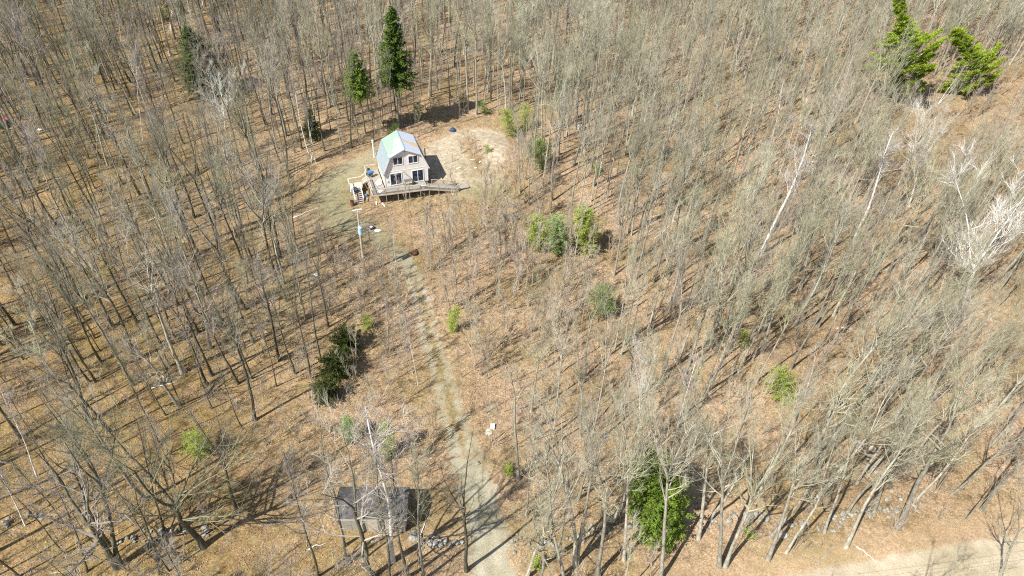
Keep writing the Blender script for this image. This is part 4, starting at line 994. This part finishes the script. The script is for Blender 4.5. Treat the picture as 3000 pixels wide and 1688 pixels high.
lm('slender', (1020, 1655), (960, 1380), 'thin bare tree before the left end of the shed', 1.3); lm('slender', (1065, 1640), (1040, 1370), 'thin bare tree before the middle of the shed', 1.1); lm('tall', (1240, 1700), (1225, 1330), 'bare tree between the shed and the driveway', .8)
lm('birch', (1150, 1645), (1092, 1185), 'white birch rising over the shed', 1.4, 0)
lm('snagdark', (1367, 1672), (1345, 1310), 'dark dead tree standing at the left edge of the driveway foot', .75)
lm('tall', (1683, 1655), (1590, 1110), 'left stem of the forked tree right of the driveway foot', .9, 2); lm('tall', (1690, 1655), (1745, 1190), 'right stem of the forked tree right of the driveway foot', .9, 3)
lm('slender', (1655, 1700), (1590, 1330), 'thin tree at the bottom edge left of the forked tree', 1.5)
lm('snag', (1519, 1405), (1492, 1070), 'tree with grey lower trunk and black broken top right of the driveway', .8)
lm('slender', (1543, 1292), (1537, 1080), 'thin bare tree right of the black topped tree', 1.2); lm('tall', (1700, 1280), (1680, 960), 'bare tree right of the driveway, above the forked tree', .8)
lm('tall', (1752, 1690), (1815, 1250), 'grey trunk left of the dense hemlock', 1.0); lm('tall', (1828, 1640), (1850, 1180), 'slim grey trunk touching the left side of the hemlock', .8)
lm('tall', (1934, 1695), (1985, 1160), 'slim grey tree growing across the hemlock', .85, 6); lm('tall', (2045, 1578), (2110, 1130), 'grey trunk just right of the hemlock', 1.0)
lm('tall', (2108, 1660), (2185, 1110), 'pale mottled trunk, left one of a pair right of the hemlock', .9, 4); lm('tall', (2125, 1660), (2250, 1180), 'pale mottled trunk, right one of a pair right of the hemlock', .9, 5)
lm('tall', (2250, 1640), (2390, 1230), 'grey leaning trunk by the stone wall, second right of the hemlock', 1.1); lm('tall', (2478, 1604), (2700, 1210), 'leaning dark trunk near the road edge', 1.1)
lm('tall', (2630, 1545), (2900, 1080), 'thickest sunlit trunk near the road at the lower right', 1.5, 4); lm('tall', (2560, 1500), (2720, 1130), 'grey trunk behind the leaning trunks near the road', 1.1)
lm('tall', (2415, 1560), (2520, 1200), 'straight grey trunk on the stone wall', 1.0); lm('oak', (2930, 1690), (3040, 1420), 'white grey bare tree on the road verge at the bottom right corner', .8, 2)
lm('birch', (1948, 1410), (2044, 1036), 'white birch rising from behind the hemlock', .7, 1); lm('birch', (2225, 748), (2372, 378), 'tall leaning white birch in the right wood', 1.9, 2)
lm('birch', (2498, 712), (2630, 388), 'leaning white birch right of the tall one', 1.9, 0); lm('birch', (2255, 425), (2297, 236), 'thin white birch at the upper right of centre', 1.5, 1)
lm('birch', (2262, 570), (2330, 355), 'thin white birch stem left beside the tall leaning one', 1.0, 2); lm('birch', (2520, 290), (2600, 150), 'white birch clump left below the big pine', .9, 3)
lm('pale', (2826, 935), (2935, 480), 'large white branched tree at the right edge', 1.25, 0); lm('pale', (2662, 605), (2740, 325), 'white branching tree right of the two leaning birches', .9, 1)
lm('pale', (668, 460), (650, 205), 'pale crowned tree above the grey thicket at the upper left', .9, 2); lm('birch', (915, 475), (868, 212), 'white crowned tree with a dark evergreen at its foot', .9, 3)
lm('pale', (1868, 1270), (1895, 1000), 'small white branched tree in the wood below the centre', .55, 1)
lm('birch', (418, 412), (396, 130), 'slim white birch at the upper left', .55, 0); lm('birch', (355, 122), (332, -40), 'thin white birch at the top left edge', .7, 2)
lm('birch', (500, 90), (480, -90), 'clump of white birches at the top left of the hemlock', .9, 3); lm('birch', (530, 85), (512, -80), 'second clump of white birches above the hemlock', .7, 3)
lm('greygreen', (1522, 300), (1535, 30), 'pale green crowned tree at the top centre', 1, 0); lm('greygreen', (1745, 250), (1755, -40), 'pale crowned tree right of the pale green one at the top', 1, 1)
lm('greygreen', (175, 1120), (20, 880), 'pale green crowned tree at the left edge', .9, 1); lm('birch', (108, 1395), (5, 1130), 'white birch leaning left at the left edge', .9, 0); lm('birch', (265, 830), (180, 615), 'thin white birch in the middle of the left wood', .8, 1)
lm('greygreen', (280, 300), (255, 130), 'pale green crowned tree at the upper left', .8, 0); lm('birch', (75, 1540), (-40, 1250), 'white leaning birch at the lower left edge', .8, 2)
lm('talldark', (909, 1110), (850, 790), 'dark trunk left of the very dark evergreen', .8); lm('talldark', (942, 1062), (890, 740), 'dark trunk nearest the very dark evergreen', .8); lm('talldark', (865, 1095), (780, 780), 'dark trunk two steps left of the dark evergreen', .8)
lm('tall', (1523, 565), (1512, 322), 'bare tree at the right edge of the yard, left of a pair', .9); lm('tall', (1549, 602), (1556, 330), 'bare tree at the right edge of the yard, front of a pair', .9); lm('slender', (1536, 596), (1530, 380), 'thin stem between the pair of trees at the yard', 1.2)
lm('tall', (1620, 480), (1650, 250), 'dark trunk behind the small bright evergreen', .9); lm('tall', (2020, 720), (2030, 470), 'tall grey tree amid the right wood above centre', 1.0)
lm('birch', (1137, 1010), (1128, 870), 'pale thin stem left of the driveway', .6, 2); lm('birch', (1165, 830), (1150, 640), 'thin whitish sapling stem by the pole', .5, 0); lm('birch', (1225, 1130), (1180, 900), 'thin whitish stem close to the left driveway edge', .4, 1)

# ------------------------------------------------------------------ the wood: where each tree stands
rg = np.random.default_rng(77)
def scatter(spacing, margin=True):
    xs_ = np.arange(-150, 165, spacing); ys_ = np.arange(2, 222, spacing)
    A, B = np.meshgrid(xs_, ys_); A = A + rg.uniform(-.48, .48, A.shape) * spacing; B = B + rg.uniform(-.48, .48, B.shape) * spacing
    A = A.ravel(); B = B.ravel(); Zp = terr(A, B); pp = proj(np.stack([A, B, Zp], 1))
    dd_ = B   # in front of the camera
    ok = (pp[:, 0] > -420) & (pp[:, 0] < 3420) & (pp[:, 1] > -420) & (pp[:, 1] < 2600) & (B > 1)
    ok &= ~local_clear(A, B)
    return A[ok], B[ok], Zp[ok], pp[ok]
def inpx(pp, poly): return inpoly(pp[:, 0], pp[:, 1], poly)
CL_FRONT = [(790, 640), (860, 530), (960, 470), (1100, 440), (1180, 470), (1400, 640), (1210, 720), (1180, 740), (1120, 760), (1040, 800), (960, 740), (860, 690)]
SCRUB = [(1180, 740), (1400, 560), (1500, 560), (1620, 640), (1780, 700), (1800, 860), (1700, 1000), (1560, 1100), (1500, 1380), (1440, 1460), (1400, 1380), (1310, 1060)]
LSTRIP = [(940, 760), (1170, 740), (1300, 1100), (1380, 1420), (1330, 1450), (1000, 1440), (700, 1420), (720, 1330), (920, 1180), (980, 960), (930, 860)]
BOTC = [(440, 1760), (560, 1630), (640, 1590), (760, 1470), (900, 1420), (1350, 1440), (1500, 1900), (440, 1900)]
VERGE = [(2150, 1690), (2400, 1620), (2700, 1560), (3100, 1480), (3300, 1900), (2100, 1900)]
YARDPX = [(1180, 380), (1330, 340), (1480, 340), (1530, 420), (1520, 560), (1400, 620), (1200, 560)]
occ = np.array(occupied)
def density(pp):
    d = np.ones(len(pp))
    d[inpx(pp, [(2540, 240), (2960, 200), (2990, 420), (2560, 470)])] = .25; d[inpx(pp, [(520, 270), (690, 270), (700, 430), (540, 430)])] = .4
    d[(pp[:, 0] > 1450) & (pp[:, 1] > 1000)] = .60; d[(pp[:, 0] > 2300) & (pp[:, 1] > 900)] = .8; d[inpx(pp, [(1780, 1560), (2060, 1560), (2040, 1760), (1800, 1760)])] = .1
    d[inpx(pp, SCRUB)] = .30; d[inpx(pp, [(1530, 720), (1780, 700), (1800, 960), (1700, 960), (1540, 880)])] = .1; d[inpx(pp, LSTRIP)] = .05; d[inpx(pp, CL_FRONT)] = 0; d[inpx(pp, BOTC)] = .05; d[inpx(pp, VERGE)] = .04; d[inpx(pp, YARDPX)] = 0
    lowl = (pp[:, 0] < 900) & (pp[:, 1] > 1200); d[lowl] *= .5
    return d
A, B, Zp, pp = scatter(2.85)
right = pp[:, 0] + (pp[:, 1] - 600) * .1 > 1480
dn = density(pp) * np.where(right, 1.0, .85)
# clumps and gaps
cl = .5 + .5 * np.sin(A * .23 + 1) * np.sin(B * .19 + 2) + rg.normal(0, .2, len(A))
dn = dn * np.clip(.55 + .6 * cl, .25, 1)
farout = (pp[:, 1] > 1750); dn[farout] *= .55
keep = rg.random(len(A)) < dn
near = np.array([np.min(np.hypot(occ[:, 0] - a, occ[:, 1] - b) - occ[:, 2]) for a, b in zip(A, B)]); keep &= near > 0
A, B, Zp, pp, right = A[keep], B[keep], Zp[keep], pp[keep], right[keep]
N = len(A)
u_ = rg.random(N)
tall_share = np.where(right, .42, .50); tall_share = np.where((pp[:, 0] > 1450) & (pp[:, 1] > 900), .78, tall_share)
inscr = inpx(pp, SCRUB) | inpx(pp, LSTRIP)
style = np.where(u_ < tall_share, 0, 1); style[inscr & (rg.random(N) < .8)] = 1
style[rg.random(N) < .012] = 2; pl_ = rg.random(N); style[(pl_ < .006)] = 3; style[(pl_ > .988)] = 4
hts = np.where(style == 0, rg.uniform(15, 21.5, N), np.where(style == 1, rg.uniform(9, 17, N), np.where(style == 2, rg.uniform(14, 18, N), rg.uniform(11, 17, N))))
hts = np.where(inscr, hts * .7, hts)
hts = np.where(inpx(pp, [(2500, 250), (2990, 200), (3100, 600), (2620, 600)]), hts * .48, hts); hts = np.where(inpx(pp, [(500, 290), (720, 280), (780, 480), (560, 480)]), hts * .85, hts)
hts = np.where(inpx(pp, [(2740, 900), (3100, 860), (3150, 1180), (2760, 1180)]), hts * .55, hts)
hts = np.where(inpx(pp, [(1780, 1560), (2060, 1560), (2040, 1760), (1800, 1760)]), hts * .5, hts)
style[(style == 4) & (pp[:, 1] > 1000)] = 0
lean = rg.normal(0, .035, (N, 2)); top = np.stack([A + lean[:, 0] * hts, B + lean[:, 1] * hts, Zp + hts], 1)
pt_ = proj(top)
dist = np.sqrt(A ** 2 + B ** 2 + (CAMH - hts / 2) ** 2)
inside = lambda q: (q[:, 0] > 0) & (q[:, 0] < 3000) & (q[:, 1] > 0) & (q[:, 1] < 1688)
vis = inside(pp).astype(float) * .6 + inside(pt_) * .4
size = hts / dist * vis * np.where(style == 1, .85, 1.0)
SNAMES = ['tall', 'slender', 'oak', 'birch', 'greygreen', 'talldark', 'slenderdark']
VLIST = [(k, v) for k in SNAMES for v in VAR[k]]
OFFS = {}; q_ = 0
for k in SNAMES: OFFS[k] = q_; q_ += len(VAR[k])
isdark = (pp[:, 0] < 1350 + 0 * pp[:, 1]) & (rg.random(N) < np.clip((1500 - pp[:, 0]) / 900, 0, .85)) & (style < 2)  # towards the left more trees get the bark with painted shade
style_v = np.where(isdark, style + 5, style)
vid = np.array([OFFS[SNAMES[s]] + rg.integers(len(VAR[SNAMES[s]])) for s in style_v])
thick = rg.uniform(.75, 1.25, N) * np.where(style == 1, 1.0, .95)
spin = rg.uniform(0, 6.28, N)
order = np.argsort(-size); single = np.zeros(N, bool); single[order[:252]] = True
MARKS = [(2660, 120, 'the big bright pine'), (2850, 150, 'the smaller long limbed pine'), (1150, 250, 'the tall dark spruce'), (1060, 300, 'the shorter green spruce'), (600, 200, 'the upper left hemlock'),
 (1920, 1540, 'the dense hemlock'), (990, 1130, 'the very dark evergreen'), (1170, 480, 'the gambrel house'), (1400, 440, 'the sandy yard'), (1069, 790, 'the utility pole'), (1100, 1540, 'the shed'), (1275, 1050, 'the middle of the driveway'), (1440, 1650, 'the driveway foot'),
 (2800, 1640, 'the pale road'), (2826, 900, 'the white branched tree'), (2225, 740, 'the tall leaning birch'), (2499, 700, 'the second leaning birch'), (2662, 590, 'the white tree below the pines'), (2250, 420, 'the thin upper birch'), (660, 450, 'the pale crowned tree'), (915, 430, 'the small dark evergreen'),
 (1640, 740, 'the blue green bush'), (1775, 920, 'the rounded green bush'), (2290, 1150, 'the loose yellow green bush'), (2100, 1530, 'the long stone wall'), (2560, 1390, 'the short stone wall'), (345, 1650, 'the big forked tree'), (480, 1570, 'the low stone wall'), (585, 1320, 'the dull green bush'),
 (110, 1390, 'the left edge birch'), (175, 1110, 'the pale left edge tree'), (265, 820, 'the left wood birch'), (10, 366, 'the red tarp'), (420, 410, 'the slim white birch'), (1525, 290, 'the pale green tree'), (1685, 1650, 'the forked tree by the drive'), (1870, 1260, 'the small white tree'), (1545, 590, 'the pair of yard trees'),
 (2020, 710, 'the tall grey tree'), (1000, 560, 'the deck stairs'), (1635, 250, 'the thin dark evergreen'), (2950, 1300, 'the red ribbon'), (1335, 950, 'the narrow driveway bush'), (1020, 1280, 'the soft green bush'), (1508, 642, 'the pale boulder'), (1443, 1253, 'the white box'), (1213, 744, 'the root ball'), (1519, 1400, 'the black topped tree'), (1135, 1320, 'the bush by the birch'), (1700, 960, 'the middle of the picture'), (1450, 1000, 'the open scrub'), (1400, 780, 'the upper scrub'), (1600, 1100, 'the lower scrub'), (2500, 1000, 'the middle of the right wood'), (700, 900, 'the middle of the left wood'), (800, 60, 'the top left wood')]
def place_words(x, y):
    d = [((x - a) ** 2 + (1.3 * (y - b)) ** 2, a, b, n) for a, b, n in MARKS]; _, a, b, n = min(d)
    dx, dy = x - a, y - b
    w = ('right of ' if dx > 0 else 'left of ') if abs(dx) > abs(dy) else ('behind ' if dy < 0 else 'in front of ')
    return w + n, math.sqrt(min(d)[0])
RANK = ['', 'second nearest ', 'third nearest ', 'fourth nearest ', 'fifth nearest ', 'sixth nearest ', 'seventh nearest ', 'eighth nearest ', 'ninth nearest ', 'tenth nearest ', 'eleventh nearest ', 'twelfth nearest ']
def label_all(items):
    """items: (object, form words, category, px, py)"""
    by = {}
    for o, w, c, x, y in items:
        pw, dd_ = place_words(x, y); by.setdefault((w, pw, c), []).append((dd_, o))
    for (w, pw, c), L in by.items():
        L.sort(key=lambda t: t[0])
        for k, (_, o) in enumerate(L):
            pre = ('nearest ' if len(L) > 1 else '') if k == 0 else RANK[min(k, len(RANK) - 1)]
            tag(o, pre + w + ' ' + pw, c, w + 's of the wood')
WORD = ['tall bare forest tree', 'slender bare tree', 'spreading bare tree', 'young white birch', 'pale green bare tree']
items = []
for i in np.where(single)[0]:
    k, v = VLIST[vid[i]]; s = style[i]
    o = place_tree({3: 'birch_tree'}.get(s, 'bare_tree'), v, (A[i], B[i], Zp[i]), top[i], spin[i], thick[i])
    items.append((o, WORD[s], 'tree', pp[i, 0], pp[i, 1]))

label_all(items)
# the rest of the wood: one mass
def scatter_stuff(name, meshes, P, ROT, SCL, VID, label, cat):
    c = bpy.data.collections.new(name + '_sources')
    for q, me in enumerate(meshes):
        o = bpy.data.objects.new('%s_%03d' % (name, q), me); c.objects.link(o)
    me = bpy.data.meshes.new(name); me.vertices.add(len(P)); me.vertices.foreach_set('co', np.asarray(P, np.float32).ravel())
    for nm, tp, arr, key in (('rot', 'FLOAT_VECTOR', ROT, 'vector'), ('scl', 'FLOAT_VECTOR', SCL, 'vector'), ('vid', 'INT', VID, 'value')):
        at_ = me.attributes.new(nm, tp, 'POINT'); at_.data.foreach_set(key, np.asarray(arr, np.int32 if tp == 'INT' else np.float32).ravel())
    ob = link(name, me); ng = bpy.data.node_groups.new(name, 'GeometryNodeTree')
    ng.interface.new_socket('Geometry', in_out='INPUT', socket_type='NodeSocketGeometry'); ng.interface.new_socket('Geometry', in_out='OUTPUT', socket_type='NodeSocketGeometry')
    gi = ng.nodes.new('NodeGroupInput'); go = ng.nodes.new('NodeGroupOutput'); ci = ng.nodes.new('GeometryNodeCollectionInfo'); ip = ng.nodes.new('GeometryNodeInstanceOnPoints')
    ci.inputs['Collection'].default_value = c; ci.inputs['Separate Children'].default_value = True; ci.inputs['Reset Children'].default_value = True
    ip.inputs['Pick Instance'].default_value = True
    def na(n, t):
        a = ng.nodes.new('GeometryNodeInputNamedAttribute'); a.data_type = t; a.inputs['Name'].default_value = n; return a.outputs['Attribute']
    ng.links.new(gi.outputs[0], ip.inputs['Points']); ng.links.new(ci.outputs[0], ip.inputs['Instance'])
    ng.links.new(na('vid', 'INT'), ip.inputs['Instance Index']); ng.links.new(na('rot', 'FLOAT_VECTOR'), ip.inputs['Rotation']); ng.links.new(na('scl', 'FLOAT_VECTOR'), ip.inputs['Scale'])
    ng.links.new(ip.outputs[0], go.inputs[0])
    md = ob.modifiers.new('scatter', 'NODES'); md.node_group = ng
    return tag(ob, label, cat, None, 'stuff')
def rots(base, tp, sp):
    out = np.zeros((len(base), 3)); Ls = np.zeros(len(base))
    for i in range(len(base)): e, L = orient(base[i], tp[i], sp[i]); out[i] = e; Ls[i] = L
    return out, Ls
m_ = ~single
bp = np.stack([A, B, Zp], 1)[m_]; ro, Ls = rots(bp, top[m_], spin[m_])
Hs = np.array([VLIST[k][1].H for k in vid[m_]]); s_ = Ls / Hs
scatter_stuff('woodland', [v.whole for _, v in VLIST], bp, ro, np.stack([s_ * thick[m_], s_ * thick[m_], s_], 1), vid[m_], 'mass of leafless trees filling the wood behind the individual ones', 'woodland')
print('trees', N, 'single', int(single.sum()))

# saplings
for q, (a, b) in enumerate([(1352, 452), (1366, 440), (1380, 460), (1395, 448), (1388, 478), (1372, 425)]):
    Bq = at(a, b); o = place_tree('brown_shrub', VAR['sapling'][3 + q % 3], Bq, Bq + np.array([R1.uniform(-.4, .4), R1.uniform(-.4, .4), R1.uniform(2.2, 3.6)]), q * 1.3, 1.3, parts=False)
    tag(o, ['first', 'second', 'third', 'fourth', 'fifth', 'sixth'][q] + ' brown shrub from the house in the yard hollow', 'shrub', 'brown shrubs in the hollow of the yard')
A, B, Zp, pp = scatter(2.0)
d = np.full(len(A), .34); d[inpx(pp, SCRUB)] = .62; d[inpx(pp, LSTRIP)] = .5; d[inpx(pp, [(1530, 720), (1780, 700), (1800, 960), (1700, 960), (1540, 880)])] = .15; d[inpx(pp, [(1300, 965), (1380, 965), (1380, 1060), (1300, 1060)])] = .1; d[inpx(pp, [(900, 960), (1090, 940), (1100, 1180), (1040, 1400), (880, 1400)])] = .12; d[inpx(pp, [(1180, 540), (1400, 545), (1560, 520), (1560, 640), (1200, 660)])] = .22; d[inpx(pp, CL_FRONT)] = .07; d[inpx(pp, BOTC)] = .30; d[inpx(pp, VERGE)] = .06; d[inpx(pp, YARDPX)] = .08
d[pp[:, 1] > 1800] = .1
FRONTLINE = [(1000, 600), (1180, 640), (1200, 720), (1100, 740)]
keep = rg.random(len(A)) < d; A, B, Zp, pp = A[keep], B[keep], Zp[keep], pp[keep]; N2 = len(A)
h2 = rg.uniform(2.2, 7.5, N2) * np.where(inpx(pp, SCRUB), 1.75, 1.0) * np.where(inpx(pp, LSTRIP), 1.35, 1.0)
vv = rg.integers(0, len(VAR['sapling']), N2); ln = rg.normal(0, .07, (N2, 2)); tp2 = np.stack([A + ln[:, 0] * h2, B + ln[:, 1] * h2, Zp + h2], 1); sp2 = rg.uniform(0, 6.28, N2)
q2 = proj(tp2); dist = np.sqrt(A ** 2 + B ** 2 + CAMH ** 2); size = h2 / dist * (inside(pp) & inside(q2)) * np.where(inpx(pp, SCRUB) | inpx(pp, LSTRIP) | inpx(pp, BOTC), 1.5, 1.0)
single2 = np.zeros(N2, bool); single2[np.argsort(-size)[:280]] = True
items = []
for i in np.where(single2)[0]:
    v = VAR['sapling'][vv[i]]; o = place_tree('sapling', v, (A[i], B[i], Zp[i]), tp2[i], sp2[i], 1.0, parts=False)
    w = ['single stemmed', 'two stemmed', 'bushy', 'bushy', 'bushy', 'bushy'][vv[i]]
    items.append((o, w + ' brown sapling', 'sapling', pp[i, 0], pp[i, 1]))
label_all(items)
m_ = ~single2; bp = np.stack([A, B, Zp], 1)[m_]; ro, Ls = rots(bp, tp2[m_], sp2[m_]); s_ = Ls / 6.0
scatter_stuff('saplings', [v.whole for v in VAR['sapling']], bp, ro, np.stack([s_, s_, s_], 1), vv[m_], 'thin brown saplings and brush growing under the trees', 'undergrowth')
print('saplings', N2)

# ------------------------------------------------------------------ fallen limbs
r3 = random.Random(8)
FL = [((2390, 1660), (2450, 1590)), ((2510, 1600), (2570, 1650)), ((1555, 1645), (1640, 1634)), ((490, 1390), (535, 1405)), ((300, 1420), (325, 1405)), ((900, 1610), (960, 1590)), ((150, 1680), (225, 1672)), ((1225, 1600), (1250, 1500)),
      ((440, 1140), (520, 1120)), ((1540, 1085), (1615, 1082)), ((2450, 962), (2495, 964)), ((1920, 700), (1990, 640)), ((1840, 380), (1950, 330)), ((430, 650), (540, 600)), ((860, 640), (930, 610)), ((2530, 600), (2610, 560)), ((2060, 1290), (2160, 1240)), ((2650, 1080), (2740, 1020))]
items = []
for i, (a, b) in enumerate(FL):
    a3, b3 = at(*a), at(*b); k = 6; P = []
    for q in range(k + 1):
        t = q / k; x = a3[0] + (b3[0] - a3[0]) * t + r3.uniform(-.12, .12); y = a3[1] + (b3[1] - a3[1]) * t + r3.uniform(-.12, .12); P.append((x, y, float(terr(x, y)) + .07 + .05 * math.sin(t * 3)))
    m = MB(); m.tube(P, [.075 * (1 - .75 * q / k) for q in range(k + 1)], 5)
    o = m.build('fallen_branch', M['pale' if i % 3 else 'bark']); mx_, my_ = (a[0] + b[0]) / 2, (a[1] + b[1]) / 2
    items.append((o, ('pale' if i % 3 else 'dark') + ' fallen branch on the leaves', 'branch', mx_, my_))

label_all(items)
# sticks and leaf clumps on the forest floor
def clump_mesh(seed):
    r = np.random.default_rng(seed); n = 60; P = np.stack([r.uniform(-.8, .8, n), r.uniform(-.8, .8, n), r.uniform(.02, .10, n)], 1); D = np.stack([r.normal(0, 1, n), r.normal(0, 1, n), r.normal(0, .35, n)], 1)
    D /= np.linalg.norm(D, axis=1)[:, None]; S = np.cross(D, [0, 0, 1.0] + r.normal(0, .3, (n, 3))); S /= np.linalg.norm(S, axis=1)[:, None]
    l = r.uniform(.035, .075, n)[:, None]; V = np.stack([P - D * l, P + S * l * .6, P + D * l, P - S * l * .6], 1).reshape(-1, 3)
    a = Acc()
    for _ in range(5):
        x, y = r.uniform(-.7, .7, 2); th = r.uniform(0, 6.28); L = r.uniform(.3, 1.0)
        a.tube(np.array([[x, y, .04], [x + math.cos(th) * L, y + math.sin(th) * L, .07]]), np.array([.014, .006]), 3)
    V2, F2 = a.arrays(); F = np.arange(n * 4).reshape(-1, 4)
    me = mesh_from('litter', np.concatenate([V, V2]), np.concatenate([F, F2 + len(V)]), [M['leafl'], M['twig']], False, [0] * len(F) + [1] * len(F2)); return me
m, nt, bs = new_mat('dry_fallen_leaves'); g_ = node(nt, 'ShaderNodeNewGeometry')
nt.links.new(ramp(nt, g_.outputs['Random Per Island'], [(0, (.16, .085, .04)), (.4, (.33, .21, .12)), (.8, (.43, .30, .19)), (1, (.52, .40, .28))]), bs.inputs['Base Color']); bs.inputs['Roughness'].default_value = .8; M['leafl'] = m
A, B, Zp, pp = scatter(1.45)
keep = (pp[:, 0] > -100) & (pp[:, 0] < 3100) & (pp[:, 1] > -60) & (pp[:, 1] < 1750) & (rg.random(len(A)) < .85); A, B, Zp = A[keep], B[keep], Zp[keep]; n3 = len(A)
scl3 = rg.uniform(.7, 1.3, n3)
scatter_stuff('leaf_litter', [clump_mesh(900 + i) for i in range(5)], np.stack([A, B, Zp - .01], 1), np.stack([np.zeros(n3), np.zeros(n3), rg.uniform(0, 6.28, n3)], 1), np.stack([scl3] * 3, 1), rg.integers(0, 5, n3), 'loose dry leaves and sticks lying over the forest floor', 'leaf litter')
print('litter', n3)
